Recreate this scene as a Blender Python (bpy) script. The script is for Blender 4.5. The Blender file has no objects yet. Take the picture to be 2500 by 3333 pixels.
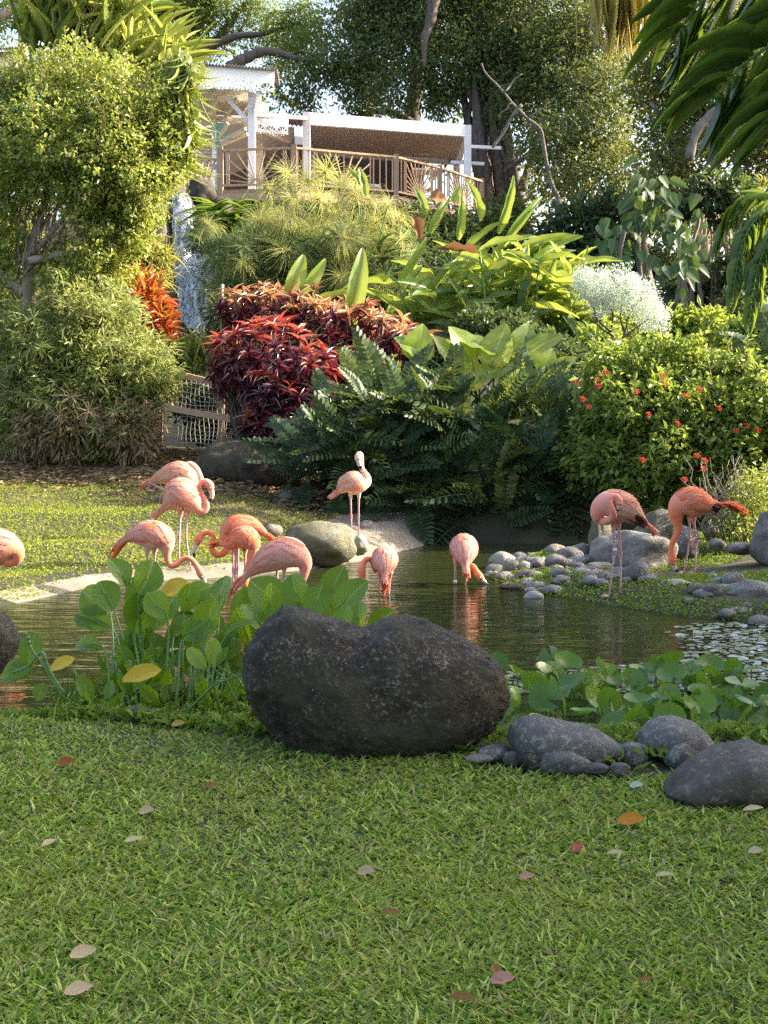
import bpy, bmesh, math, random
import numpy as np
from mathutils import Vector, Matrix, noise
R = random.Random(7)
rng = np.random.default_rng(7)
PI = math.pi
sc = bpy.context.scene
col = sc.collection

# ------------------------------------------------------------------ camera
F = 4579.0          # focal length in pixels of the 2500 x 3333 photograph
CAMZ = 1.5
cam_d = bpy.data.cameras.new('camera'); cam = bpy.data.objects.new('camera', cam_d); col.objects.link(cam)
cam.location = (0, 0, CAMZ); cam.rotation_euler = (math.radians(90), 0, 0)
cam_d.sensor_fit = 'VERTICAL'; cam_d.sensor_height = 36.0; cam_d.lens = 36.0 * F / 3333.0
cam_d.shift_y = -266.0 / 3333.0
cam_d.clip_start = 0.05; cam_d.clip_end = 2000
sc.camera = cam

# ------------------------------------------------------------------ light
SUN = Vector((1.0, 0.14, 0.58)).normalized()
elev = math.asin(SUN.z); az = math.atan2(SUN.x, SUN.y)
world = bpy.data.worlds.new('World'); sc.world = world; world.use_nodes = True
wn = world.node_tree.nodes; wl = world.node_tree.links
sky = wn.new('ShaderNodeTexSky'); sky.sky_type = 'NISHITA'; sky.sun_disc = False
sky.sun_elevation = elev; sky.sun_rotation = az; sky.air_density = 1.0; sky.dust_density = 5.0
bg = wn['Background']; bg.inputs['Strength'].default_value = 0.15
wl.new(sky.outputs['Color'], bg.inputs['Color'])
sun_d = bpy.data.lights.new('sun', 'SUN'); sun_d.energy = 3.9; sun_d.angle = math.radians(0.55); sun_d.color = (1.0, 0.88, 0.68)
sun = bpy.data.objects.new('sun', sun_d); col.objects.link(sun)
sun.rotation_euler = SUN.to_track_quat('Z', 'Y').to_euler(); sun.location = (20, 5, 20)
sc.view_settings.view_transform = 'Standard'; sc.view_settings.look = 'None'
sc.view_settings.exposure = 1.97; sc.view_settings.gamma = 1.0
sc.render.engine = 'CYCLES'
cy = sc.cycles
cy.max_bounces = 6; cy.diffuse_bounces = 2; cy.glossy_bounces = 3; cy.transmission_bounces = 4; cy.transparent_max_bounces = 6
cy.caustics_reflective = False; cy.caustics_refractive = False
cy.sample_clamp_indirect = 6.0
cy.use_denoising = False

# ------------------------------------------------------------------ helpers
def W(px, py, Y):
    """world point seen at photo pixel (px, py) at distance Y"""
    return Vector(((px - 1250) * Y / F, Y, CAMZ - (py - 1400) * Y / F))
def nrm(a):
    return a / np.maximum(np.linalg.norm(a, axis=-1, keepdims=True), 1e-9)

class MB:
    def __init__(s): s.V = []; s.F = []; s.n = 0; s.A = []
    def add(s, V, Fs, mi=0, attr=None):
        V = np.asarray(V, dtype=np.float32).reshape(-1, 3)
        if isinstance(Fs, np.ndarray): s.F.append((Fs + s.n, mi))
        else:
            by = {}
            for f in Fs: by.setdefault(len(f), []).append(f)
            for k, l in by.items(): s.F.append((np.array(l, dtype=np.int64) + s.n, mi))
        s.V.append(V); s.n += len(V)
        if attr is not None: s.A.append(np.broadcast_to(np.asarray(attr, dtype=np.float32), (len(V),)))
    def mesh(s, name, mats, smooth=False):
        me = bpy.data.meshes.new(name)
        V = np.concatenate(s.V); me.vertices.add(len(V)); me.vertices.foreach_set('co', V.ravel())
        loops = np.concatenate([f.ravel() for f, _ in s.F]).astype(np.int32)
        sizes = np.concatenate([np.full(len(f), f.shape[1]) for f, _ in s.F]).astype(np.int32)
        mi = np.concatenate([np.full(len(f), m) for f, m in s.F]).astype(np.int32)
        me.loops.add(len(loops)); me.loops.foreach_set('vertex_index', loops)
        me.polygons.add(len(sizes)); st = np.concatenate([[0], np.cumsum(sizes)[:-1]]).astype(np.int32)
        me.polygons.foreach_set('loop_start', st)
        me.polygons.foreach_set('material_index', mi)
        me.polygons.foreach_set('use_smooth', np.full(len(sizes), bool(smooth)))
        for m in (mats if isinstance(mats, (list, tuple)) else [mats]): me.materials.append(m)
        if s.A:
            a = me.attributes.new('var', 'FLOAT', 'POINT'); a.data.foreach_set('value', np.concatenate(s.A))
        me.update(calc_edges=True)
        return me
    def box(s, c, size, rot=None, mi=0):
        c = np.array(c, float); h = np.array(size, float) / 2
        v = np.array([[x, y, z] for x in (-1, 1) for y in (-1, 1) for z in (-1, 1)]) * h
        if rot is not None: v = v @ np.array(rot.to_3x3() if hasattr(rot, 'to_3x3') else rot).T
        s.add(v + c, [(0, 1, 3, 2), (4, 6, 7, 5), (0, 4, 5, 1), (2, 3, 7, 6), (0, 2, 6, 4), (1, 5, 7, 3)], mi)
        return s
    def bar(s, a, b, w, h, mi=0, up=(0, 0, 1)):
        a = Vector(a); b = Vector(b); d = b - a; L = d.length; d.normalize()
        u = Vector(up); sx = d.cross(u)
        if sx.length < 1e-3: sx = d.cross(Vector((0, 1, 0)))
        sx.normalize(); uz = sx.cross(d)
        m = Matrix((d, sx, uz)).transposed()
        return s.box((a + b) / 2, (L, w, h), m, mi)
    def tube(s, pts, rad, seg=8, mi=0, rad2=None, L0=None, caps=True, attr=None):
        V, Fs = sweep(pts, rad, seg, rad2, L0, caps); s.add(V, Fs, mi, attr); return s

def sweep(pts, rad, seg=8, rad2=None, L0=None, caps=True):
    P = np.array([list(p) for p in pts], float); n = len(P)
    rad = np.broadcast_to(np.asarray(rad, float), (n,)); rad2 = rad if rad2 is None else np.broadcast_to(np.asarray(rad2, float), (n,))
    T = np.gradient(P, axis=0); T = nrm(T)
    L = np.array(L0 if L0 is not None else ((0, 0, 1) if abs(T[0][2]) < .8 else (0, 1, 0)), float)
    V = []; an = np.arange(seg) * 2 * PI / seg
    for i in range(n):
        L = L - T[i] * (L @ T[i]); L /= max(np.linalg.norm(L), 1e-6)
        N = np.cross(T[i], L)
        V.append(P[i] + rad2[i] * np.cos(an)[:, None] * L + rad[i] * np.sin(an)[:, None] * N)
    V = np.concatenate(V); Fs = []
    for i in range(n - 1):
        for k in range(seg):
            a = i * seg + k; b = i * seg + (k + 1) % seg
            Fs.append((a, b, b + seg, a + seg))
    if caps:
        Fs.append(tuple(range(seg - 1, -1, -1))); Fs.append(tuple((n - 1) * seg + k for k in range(seg)))
    return V, Fs

def smooth_path(P, m=4):
    """Catmull-Rom resampling of rows (any number of columns)"""
    P = np.asarray(P, float); n = len(P); out = []
    Q = np.vstack([2 * P[0] - P[1], P, 2 * P[-1] - P[-2]])
    for i in range(n - 1):
        p0, p1, p2, p3 = Q[i:i + 4]
        for k in range(m):
            t = k / m
            out.append(.5 * ((2 * p1) + (-p0 + p2) * t + (2 * p0 - 5 * p1 + 4 * p2 - p3) * t * t + (-p0 + 3 * p1 - 3 * p2 + p3) * t ** 3))
    out.append(P[-1]); return np.array(out)

def ob(name, mesh, parent=None, M=None, label=None, cat=None, group=None, kind=None):
    o = bpy.data.objects.new(name, mesh); col.objects.link(o)
    if parent is not None:
        o.parent = parent
        pm = PW[parent.name]
        mw = M if M is not None else Matrix.Identity(4)
        o.matrix_basis = pm.inverted() @ mw
        PW[o.name] = mw
    else:
        if M is not None: o.matrix_basis = M
        PW[o.name] = M.copy() if M is not None else Matrix.Identity(4)
    if label: o['label'] = label
    if cat: o['category'] = cat
    if group: o['group'] = group
    if kind: o['kind'] = kind
    return o
PW = {}
def thing(name, loc, label, cat, group=None):
    return ob(name, None, None, Matrix.Translation(Vector(loc)), label, cat, group)

def basis(P, D, N, sx=1, sy=1, sz=1):
    D = Vector(D).normalized(); N = Vector(N); N = N - D * N.dot(D)
    if N.length < 1e-4: N = D.orthogonal()
    N.normalize(); S = N.cross(D)
    m = Matrix(((D.x * sx, S.x * sy, N.x * sz, P[0]), (D.y * sx, S.y * sy, N.y * sz, P[1]), (D.z * sx, S.z * sy, N.z * sz, P[2]), (0, 0, 0, 1)))
    return m

# ---- leaf templates: x along the leaf (0..1), y across (-.5...5 at full width), z normal
def tmpl(n, m, prof, droop=0.0, fold=0.0, wave=0.0, x0=0.0):
    V = []; Fs = []
    for i in range(n + 1):
        t = i / n if n < 5 else (i / n * .5 + (1 - math.cos(PI * i / n)) * .25); w = max(prof(t), .012) * .5
        for j in range(m + 1):
            b = (j / m) * 2 - 1
            z = -droop * t * t + fold * abs(b) * w + wave * math.sin(t * 15 + b * 2) * w * abs(b)
            V.append((x0 + t * math.cos(droop * t * .8), b * w, z))
    for i in range(n):
        for j in range(m):
            a = i * (m + 1) + j; Fs.append((a, a + m + 1, a + m + 2, a + 1))
    return np.array(V), np.array(Fs)
oval = lambda t: math.sin(PI * min(1, t ** .8)) ** .75
lance = lambda t: math.sin(PI * t ** .7) ** .9
spoon = lambda t: max(0, math.sin(PI * (.04 + .955 * t) ** 1.22)) ** .62
oblong = lambda t: (max(0.0, 1 - (2 * t - 1) ** 6)) ** .6 * (.75 + .25 * t)
strap = lambda t: min(1, t * 8 + .3) * (1 - t ** 2.5)
heart = lambda t: math.sin(PI * t ** .55) ** .8
T_SMALL = (np.array([(0, 0, 0), (.45, .5, .12), (1, 0, -.06), (.45, -.5, .12)], float), np.array([(0, 2, 1), (0, 3, 2)]))
T_OVAL = (np.array([(0, 0, 0), (.3, .46, .1), (.68, .4, .06), (1, 0, -.12), (.68, -.4, .06), (.3, -.46, .1)], float), np.array([(0, 3, 2, 1), (0, 5, 4, 3)]))
T_BLADE = tmpl(2, 1, lambda t: 1 - .9 * t ** 1.5, droop=.25)
T_LANCE = tmpl(4, 2, lance, droop=.35, fold=.35)
T_STRAP = tmpl(6, 2, strap, droop=.9, fold=.25)

def leaves(mb, t, P, D, N, L, Wd, mi=0, thick=None):
    """vectorised scatter of a leaf template"""
    V0, F0 = t; n = len(P); P = np.asarray(P, float); D = nrm(np.asarray(D, float)); N = np.asarray(N, float)
    N = N - D * np.sum(N * D, -1, keepdims=True); N = nrm(N); S = np.cross(N, D)
    L = np.broadcast_to(np.asarray(L, float), (n,))[:, None, None]; Wd = np.broadcast_to(np.asarray(Wd, float), (n,))[:, None, None]
    V = P[:, None, :] + D[:, None, :] * (V0[None, :, 0:1] * L) + S[:, None, :] * (V0[None, :, 1:2] * Wd) + N[:, None, :] * (V0[None, :, 2:3] * L)
    k = len(V0); Fc = (F0[None, :, :] + (np.arange(n) * k)[:, None, None]).reshape(-1, F0.shape[1])
    mb.add(V.reshape(-1, 3), Fc, mi)

SHAG = [.42]
def rand_dir(n):
    v = rng.normal(size=(n, 3)); return nrm(v)
def shell(blobs, n, inner=.55, up=0.0):
    """points in ellipsoid blobs [(c, (rx,ry,rz))], outward directions"""
    vol = np.array([b[1][0] * b[1][1] + b[1][1] * b[1][2] + b[1][0] * b[1][2] for b in blobs]); pr = vol / vol.sum()
    idx = rng.choice(len(blobs), n, p=pr)
    C = np.array([list(b[0]) for b in blobs])[idx]; Rr = np.array([b[1] for b in blobs], float)[idx]
    d = rand_dir(n); r = (inner ** 3 + (1 - inner ** 3) * rng.random(n)) ** (1 / 3)
    if SHAG[0]:
        P = C + d * Rr; fr = 1.6 / np.mean(Rr)
        f = np.array([noise.noise((x * fr, y * fr, z * fr)) + .6 * noise.noise((x * fr * 2.7, y * fr * 2.7, z * fr * 2.7)) for x, y, z in P.tolist()])
        r = r * (1 + SHAG[0] * f)
    P = C + d * Rr * r[:, None]
    return P, d
def crown(mb, blobs, n, L, Wd, t=T_SMALL, inner=.55, droop=.35, jit=.9, clump=0, mi=0):
    if clump:
        k = n // clump; C, d = shell(blobs, k, inner)
        P = np.repeat(C, clump, 0) + rng.normal(size=(k * clump, 3)) * L * 1.3; d = np.repeat(d, clump, 0)
    else: P, d = shell(blobs, n, inner)
    m = len(P)
    D = nrm(d + rng.normal(size=(m, 3)) * jit + np.array([0, 0, -droop]))
    N = nrm(rng.normal(size=(m, 3)) * .7 + d * .5 + np.array([0, 0, .8]))
    s = rng.uniform(.65, 1.25, m)
    leaves(mb, t, P, D, N, L * s, Wd * s, mi)
def pb(px, py, Y, r, ry=None):  # blob from picture position, radius in photo pixels
    k = Y / F; return (W(px, py, Y), (r * k, (ry if ry else r * k), r * k))

# ------------------------------------------------------------------ materials
def mat(name, fn):
    m = bpy.data.materials.new(name); m.use_nodes = True; nt = m.node_tree; nt.nodes.clear()
    out = nt.nodes.new('ShaderNodeOutputMaterial'); sh = fn(nt); nt.links.new(sh, out.inputs['Surface']); return m
def nd(nt, typ, ins=None, **kw):
    n = nt.nodes.new(typ)
    for k, v in kw.items(): setattr(n, k, v)
    for k, v in (ins or {}).items():
        if isinstance(v, bpy.types.NodeSocket): nt.links.new(v, n.inputs[k])
        else: n.inputs[k].default_value = v
    return n
def ramp(nt, fac, stops, interp='LINEAR'):
    n = nt.nodes.new('ShaderNodeValToRGB'); n.color_ramp.interpolation = interp; e = n.color_ramp.elements
    while len(e) < len(stops): e.new(.5)
    for i, (p, c) in enumerate(stops): e[i].position = p; e[i].color = (*c, 1)
    nt.links.new(fac, n.inputs[0]); return n.outputs[0]
def mix(nt, f, a, b, typ='MIX'):
    n = nt.nodes.new('ShaderNodeMix'); n.data_type = 'RGBA'; n.blend_type = typ
    for s, v in ((n.inputs[0], f), (n.inputs[6], a), (n.inputs[7], b)):
        if isinstance(v, bpy.types.NodeSocket): nt.links.new(v, s)
        else: s.default_value = v if not isinstance(v, tuple) or len(v) == 4 else (*v, 1)
    return n.outputs[2]
def noise_t(nt, scale, detail=4, vec=None, rough=.55):
    n = nd(nt, 'ShaderNodeTexNoise', {'Scale': scale, 'Detail': detail, 'Roughness': rough})
    g = vec if vec is not None else nt.nodes.new('ShaderNodeNewGeometry').outputs['Position']
    nt.links.new(g, n.inputs['Vector']); return n.outputs['Fac']
def objvec(nt): return nt.nodes.new('ShaderNodeTexCoord').outputs['Object']

def leafm(name, stops, trans=(.35, .5, .05), tf=.4, rough=.45, spec=.4, big=None, vein=0):
    """stops: colour ramp over a per-leaf random; trans: colour of light passed through"""
    def fn(nt):
        g = nt.nodes.new('ShaderNodeNewGeometry'); oi = nt.nodes.new('ShaderNodeObjectInfo')
        a = nd(nt, 'ShaderNodeMath', {0: g.outputs['Random Per Island'], 1: oi.outputs['Random']}, operation='ADD').outputs[0]
        a = nd(nt, 'ShaderNodeMath', {0: a}, operation='FRACT').outputs[0]
        c = ramp(nt, a, stops)
        if big:  # broad patches of another colour
            nz = noise_t(nt, big[0], 3); f = ramp(nt, nz, [(big[2], (0, 0, 0)), (big[3], (1, 1, 1))])
            c = mix(nt, f, c, big[1])
        if vein:  # pale midrib and side veins, in the leaf's own coordinates
            sx = nd(nt, 'ShaderNodeSeparateXYZ', {0: objvec(nt)}); ay = nd(nt, 'ShaderNodeMath', {0: sx.outputs[1]}, operation='ABSOLUTE').outputs[0]
            mr = ramp(nt, ay, [(.012, (1, 1, 1)), (.03, (0, 0, 0))])
            dg_ = nd(nt, 'ShaderNodeMath', {0: nd(nt, 'ShaderNodeMath', {0: ay, 1: .8}, operation='MULTIPLY').outputs[0], 1: sx.outputs[0]}, operation='SUBTRACT').outputs[0]
            wv = nd(nt, 'ShaderNodeMath', {0: nd(nt, 'ShaderNodeMath', {0: dg_, 1: 70.0}, operation='MULTIPLY').outputs[0]}, operation='SINE').outputs[0]
            sv = ramp(nt, wv, [(.80, (0, 0, 0)), (.98, (.35, .35, .35))])
            vm = mix(nt, 1.0, mr, sv, 'LIGHTEN'); vm = nd(nt, 'ShaderNodeMath', {0: vm, 1: vein}, operation='MULTIPLY').outputs[0]
            c = mix(nt, vm, c, mix(nt, .5, c, (.5, .6, .22)))
        nz2 = noise_t(nt, 5, 3, objvec(nt)); c = mix(nt, .3, c, mix(nt, nz2, (.55, .55, .55), (1.35, 1.35, 1.35)), 'MULTIPLY')
        p = nd(nt, 'ShaderNodeBsdfPrincipled', {'Base Color': c, 'Roughness': rough, 'Specular IOR Level': spec})
        tc = mix(nt, .5, c, trans)
        tr = nd(nt, 'ShaderNodeBsdfTranslucent', {'Color': tc})
        return nd(nt, 'ShaderNodeMixShader', {0: tf, 1: p.outputs[0], 2: tr.outputs[0]}).outputs[0]
    return mat(name, fn)
def plain(name, c, rough=.6, spec=.4, nscale=8, var=.3, bump=.0, metal=0, bscale=None):
    def fn(nt):
        nz = noise_t(nt, nscale, 5, objvec(nt))
        cc = mix(nt, nz, tuple(x * (1 - var) for x in c), tuple(min(1, x * (1 + var)) for x in c))
        p = nd(nt, 'ShaderNodeBsdfPrincipled', {'Base Color': cc, 'Roughness': rough, 'Specular IOR Level': spec, 'Metallic': metal})
        if bump:
            b = nd(nt, 'ShaderNodeBump', {'Strength': bump, 'Distance': .02, 'Height': noise_t(nt, bscale or nscale * 4, 6, objvec(nt))})
            nt.links.new(b.outputs[0], p.inputs['Normal'])
        return p.outputs[0]
    return mat(name, fn)
def rockm(name, base, light, moss=(.06, .08, .02), mossf=.0, lich=.5, scale=1.0, sheen=.65):
    def fn(nt):
        ov = nt.nodes.new('ShaderNodeNewGeometry').outputs['Position']
        n1 = noise_t(nt, 5 * scale, 8, ov, .65); n2 = noise_t(nt, 38 * scale, 6, ov, .7); n3 = noise_t(nt, 2.2 * scale, 3, ov)
        oi = nt.nodes.new('ShaderNodeObjectInfo').outputs['Random']
        c = mix(nt, ramp(nt, n1, [(.32, (0, 0, 0)), (.68, (1, 1, 1))]), base, light)
        c = mix(nt, .5, c, mix(nt, n2, (.3, .3, .3), (1.6, 1.6, 1.6)), 'MULTIPLY')
        c = mix(nt, .6, c, mix(nt, oi, (.65, .65, .68), (1.3, 1.28, 1.2)), 'MULTIPLY')
        vo = nd(nt, 'ShaderNodeTexVoronoi', {'Scale': 26 * scale, 'Vector': ov, 'Randomness': 1.0})
        wob = nd(nt, 'ShaderNodeMath', {0: vo.outputs['Distance'], 1: n2}, operation='MULTIPLY').outputs[0]
        lf = ramp(nt, wob, [(.03, (1, 1, 1)), (.09, (0, 0, 0))]); lm = ramp(nt, n3, [(.48, (0, 0, 0)), (.6, (1, 1, 1))])
        lf = nd(nt, 'ShaderNodeMath', {0: mix(nt, 1.0, lf, lm, 'MULTIPLY'), 1: lich}, operation='MULTIPLY').outputs[0]
        n4 = noise_t(nt, 34 * scale, 6, ov, .75); cr = mix(nt, 1.0, ramp(nt, n4, [(.54, (0, 0, 0)), (.58, (1, 1, 1))]), ramp(nt, n1, [(.40, (0, 0, 0)), (.56, (1, 1, 1))]), 'MULTIPLY')
        c = mix(nt, nd(nt, 'ShaderNodeMath', {0: cr, 1: lich * .75}, operation='MULTIPLY').outputs[0], c, tuple(min(1, v * 1.3 + a_) for v, a_ in zip(light, (.15, .145, .12))))
        c = mix(nt, lf, c, (.34, .34, .31))
        if mossf:
            mf = ramp(nt, noise_t(nt, 3.1 * scale, 6, ov), [(.5 - .2 * mossf, (0, 0, 0)), (.66, (1, 1, 1))]); c = mix(nt, mf, c, moss)
        p = nd(nt, 'ShaderNodeBsdfPrincipled', {'Base Color': c, 'Roughness': sheen, 'Specular IOR Level': .35})
        h = nd(nt, 'ShaderNodeMath', {0: n1, 1: n2}, operation='ADD').outputs[0]
        b = nd(nt, 'ShaderNodeBump', {'Strength': .9, 'Distance': .02, 'Height': h}); nt.links.new(b.outputs[0], p.inputs['Normal'])
        return p.outputs[0]
    return mat(name, fn)
def barkm(name, c1, c2, sc_=(9, 9, 2)):
    def fn(nt):
        mp = nd(nt, 'ShaderNodeMapping', {'Scale': sc_}); nt.links.new(nt.nodes.new('ShaderNodeNewGeometry').outputs['Position'], mp.inputs[0])
        n1 = noise_t(nt, 1.5, 8, mp.outputs[0], .7)
        c = mix(nt, ramp(nt, n1, [(.35, (0, 0, 0)), (.65, (1, 1, 1))]), c1, c2)
        p = nd(nt, 'ShaderNodeBsdfPrincipled', {'Base Color': c, 'Roughness': .85})
        b = nd(nt, 'ShaderNodeBump', {'Strength': .8, 'Distance': .03, 'Height': n1}); nt.links.new(b.outputs[0], p.inputs['Normal'])
        return p.outputs[0]
    return mat(name, fn)

M = {}
G = lambda *a: [(i / (len(a) - 1), c) for i, c in enumerate(a)]
M['grass'] = leafm('grass blades', G((.02, .06, .008), (.14, .24, .022), (.30, .42, .045), (.55, .60, .17), (.04, .10, .012), (.42, .34, .16), (.20, .32, .04), (.08, .17, .035)), (.55, .7, .06), .35, .55, .22, big=(.7, (.30, .33, .07), .47, .8))
M['grass_sunpaint'] = leafm('sun-painted lawn blades', G((.22, .28, .03), (.36, .42, .05), (.50, .48, .10), (.26, .34, .04), (.12, .18, .02)), (.5, .6, .06), .3, .55, .25, big=(.5, (.34, .27, .11), .5, .68))  # far lawn blades, colour brightened to look sunlit
M['cover'] = leafm('ground cover leaves', G((.06, .13, .015), (.12, .21, .025), (.22, .31, .05), (.08, .15, .02)), (.45, .6, .06), .3, .5, .25)
M['fig'] = leafm('fig leaves', G((.025, .05, .015), (.05, .095, .028), (.085, .145, .035), (.045, .085, .025), (.2, .2, .06)), (.5, .52, .12), .36, .4, .45)
M['rain'] = leafm('rain tree leaves', G((.07, .11, .03), (.12, .18, .05), (.16, .21, .06)), (.6, .7, .12), .5, .5, .3)
M['shrub'] = leafm('shrub leaves', G((.07, .13, .02), (.19, .27, .03), (.31, .37, .05), (.46, .45, .17), (.09, .15, .03), (.26, .33, .05)), (.7, .75, .12), .4, .35, .5)
M['strap'] = leafm('strap leaves', G((.14, .21, .03), (.24, .31, .05), (.38, .40, .14), (.10, .18, .03)), (.8, .8, .15), .4, .4, .4)
M['figl'] = leafm('canopy leaves', G((.02, .045, .015), (.04, .08, .025), (.06, .11, .035), (.18, .18, .05), (.04, .075, .025), (.28, .22, .08)), (.6, .6, .12), .4, .4, .4)
M['sedge'] = leafm('sedge bracts', G((.09, .15, .03), (.19, .25, .05), (.30, .34, .10), (.44, .42, .20), (.13, .2, .05)), (.6, .65, .18), .4, .45, .4)
M['dry'] = leafm('dry bracts', G((.22, .15, .08), (.34, .25, .14), (.42, .33, .2)), (.5, .35, .15), .25, .7, .2)
M['papy'] = leafm('papyrus threads', G((.32, .34, .10), (.44, .43, .13), (.54, .50, .20)), (.8, .8, .25), .45, .5, .3)
M['papyg'] = leafm('green papyrus threads', G((.07, .12, .04), (.11, .17, .06), (.18, .23, .09)), (.4, .5, .15), .4, .5, .3)
M['reed'] = leafm('reed leaves', G((.05, .10, .04), (.09, .15, .07), (.13, .2, .1)), (.4, .5, .15), .35, .4, .5)
M['heli'] = leafm('paddle leaves', G((.06, .14, .03), (.10, .2, .04), (.19, .28, .05), (.08, .17, .05), (.14, .24, .03)), (.75, .8, .10), .42, .32, .6, vein=.9)
M['helid'] = leafm('dead paddle leaf', G((.25, .12, .05), (.33, .17, .08)), (.5, .25, .1), .2, .7, .2)
M['ti'] = leafm('purple ti leaves', G((.03, .012, .022), (.07, .014, .035), (.045, .018, .025), (.13, .018, .05), (.05, .025, .03), (.22, .05, .09), (.12, .07, .04)), (.6, .05, .05), .18, .25, .9)
M['tired'] = leafm('red ti leaves', G((.34, .03, .02), (.46, .07, .03), (.50, .20, .07), (.26, .02, .04), (.5, .26, .16), (.58, .30, .28), (.12, .02, .03)), (.92, .12, .09), .35, .28, .9)
M['tipale'] = leafm('orange pink ti leaves', G((.40, .12, .06), (.52, .30, .16), (.56, .40, .24), (.30, .06, .04), (.60, .42, .34), (.40, .36, .10), (.16, .03, .03)), (.95, .45, .15), .35, .28, .9)
M['croton'] = leafm('croton leaves', G((.42, .04, .02), (.55, .10, .03), (.5, .2, .04), (.2, .03, .02), (.25, .2, .03)), (.9, .3, .06), .35, .35, .5)
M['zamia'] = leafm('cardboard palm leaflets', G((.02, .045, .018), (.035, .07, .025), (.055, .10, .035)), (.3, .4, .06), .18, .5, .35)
M['zamia_sunpaint'] = leafm('sun-painted palm leaflets', G((.09, .14, .03), (.15, .2, .04), (.22, .26, .06)), (.6, .65, .08), .35, .35, .6)  # lighter copy of the leaflet colour with sunlight painted in
M['ear'] = leafm('elephant ear leaves', G((.12, .22, .03), (.24, .33, .04), (.08, .17, .03), (.36, .40, .06)), (.7, .75, .08), .42, .3, .6, vein=1.0)
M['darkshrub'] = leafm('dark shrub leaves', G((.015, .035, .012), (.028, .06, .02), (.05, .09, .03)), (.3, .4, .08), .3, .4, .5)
M['ixora'] = leafm('ixora leaves', G((.05, .10, .02), (.09, .16, .03), (.20, .28, .05), (.30, .36, .07), (.06, .12, .03)), (.6, .7, .08), .4, .35, .5)
M['flower'] = leafm('red blossoms', G((.6, .05, .03), (.7, .10, .06), (.65, .04, .06)), (.9, .2, .1), .3, .5, .3)
M['snow'] = leafm('white bracts', G((.45, .52, .42), (.6, .66, .56), (.72, .76, .68)), (.7, .8, .7), .35, .6, .2)
M['philo'] = leafm('philodendron leaves', G((.018, .05, .014), (.03, .075, .02), (.05, .11, .03)), (.35, .5, .08), .25, .42, .35, vein=.7)
M['palm'] = leafm('palm leaflets', G((.035, .08, .02), (.06, .12, .025), (.10, .18, .03), (.16, .22, .03)), (.45, .6, .05), .35, .35, .5)
M['straw'] = leafm('hanging straw leaflets', G((.4, .3, .08), (.5, .42, .14), (.35, .35, .08)), (.8, .7, .2), .45, .5, .3)
M['hya'] = leafm('glossy water plant leaves', G((.065, .14, .008), (.11, .20, .012), (.08, .16, .01), (.15, .25, .015)), (.42, .6, .01), .38, .35, .3, vein=.6)
M['stem'] = plain('green stems', (.10, .2, .05), .45, .4, 12, .3)
M['yel'] = leafm('yellow leaf', G((.5, .36, .03), (.55, .42, .06)), (.7, .5, .05), .3, .5, .3)
M['pad'] = leafm('round pond leaves', G((.05, .12, .012), (.08, .17, .018), (.14, .24, .02), (.05, .11, .035)), (.35, .6, .03), .3, .33, .4)
M['float'] = leafm('floating leaves', G((.25, .30, .22), (.36, .40, .32), (.2, .23, .1), (.42, .46, .40), (.12, .15, .05)), (.3, .4, .1), .1, .2, 1.0)  # base colour paled to stand in for sky shine on the leaves
M['litter'] = leafm('leaf litter', G((.16, .10, .05), (.26, .18, .10), (.34, .26, .16), (.11, .08, .04)), (.4, .3, .15), .1, .8, .2)
M['bark'] = barkm('grey bark', (.10, .085, .07), (.24, .20, .17))
M['barkd'] = barkm('dark bark', (.05, .04, .035), (.14, .115, .10))
M['barkl'] = barkm('pale bark', (.20, .16, .12), (.42, .34, .26))
M['twig'] = plain('twigs', (.26, .19, .12), .8, .2, 14, .3)
M['rock'] = rockm('dark grey rock', (.05, .048, .046), (.125, .12, .112), lich=.9, sheen=.55)
M['rockr'] = rockm('brown grey rock', (.045, .038, .030), (.12, .105, .085), lich=.6, sheen=.6)
M['rockc'] = rockm('grey cobble', (.095, .09, .085), (.21, .20, .185), lich=.7, sheen=.55)
M['rockd'] = rockm('dark wet rock', (.014, .011, .008), (.060, .046, .030), moss=(.05, .045, .022), mossf=.2, lich=1.0, scale=1.6, sheen=.75)
M['rockm'] = rockm('mossy rock', (.09, .085, .065), (.20, .19, .14), moss=(.10, .095, .04), mossf=.5, lich=.7)
M['rockp'] = rockm('pale rock', (.25, .23, .19), (.42, .40, .35), lich=.2)
M['rockb'] = rockm('brown rock', (.13, .11, .09), (.24, .21, .18), lich=.3)
M['white'] = plain('white paint', (.74, .76, .80), .45, .4, 2, .04)
M['cream'] = plain('cream paint', (.62, .58, .48), .6, .3, 2, .06)
M['green'] = plain('pale green paint', (.25, .45, .32), .5, .3, 3, .08)
M['wood'] = plain('weathered wood', (.34, .24, .18), .8, .2, 10, .35, .4)
M['woodp'] = plain('sunned rail wood', (.50, .34, .22), .8, .2, 10, .3, .4)
M['roofm'] = plain('grey roof sheet', (.30, .28, .27), .5, .5, 3, .2, metal=.3)
M['roofp'] = plain('purple roof sheet', (.30, .17, .22), .5, .4, 3, .2)
M['louver'] = plain('brown louvre blades', (.36, .30, .26), .5, .4, 3, .1)
M['dark'] = plain('dark interior', (.08, .06, .05), .8, .2, 3, .3)
M['wire'] = plain('pale wire', (.45, .43, .36), .5, .5, 20, .2)
M['plate'] = plain('grey sign plate', (.35, .38, .38), .4, .5, 5, .1)
M['black'] = plain('black', (.02, .018, .018), .35, .5, 5, .2)
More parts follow.
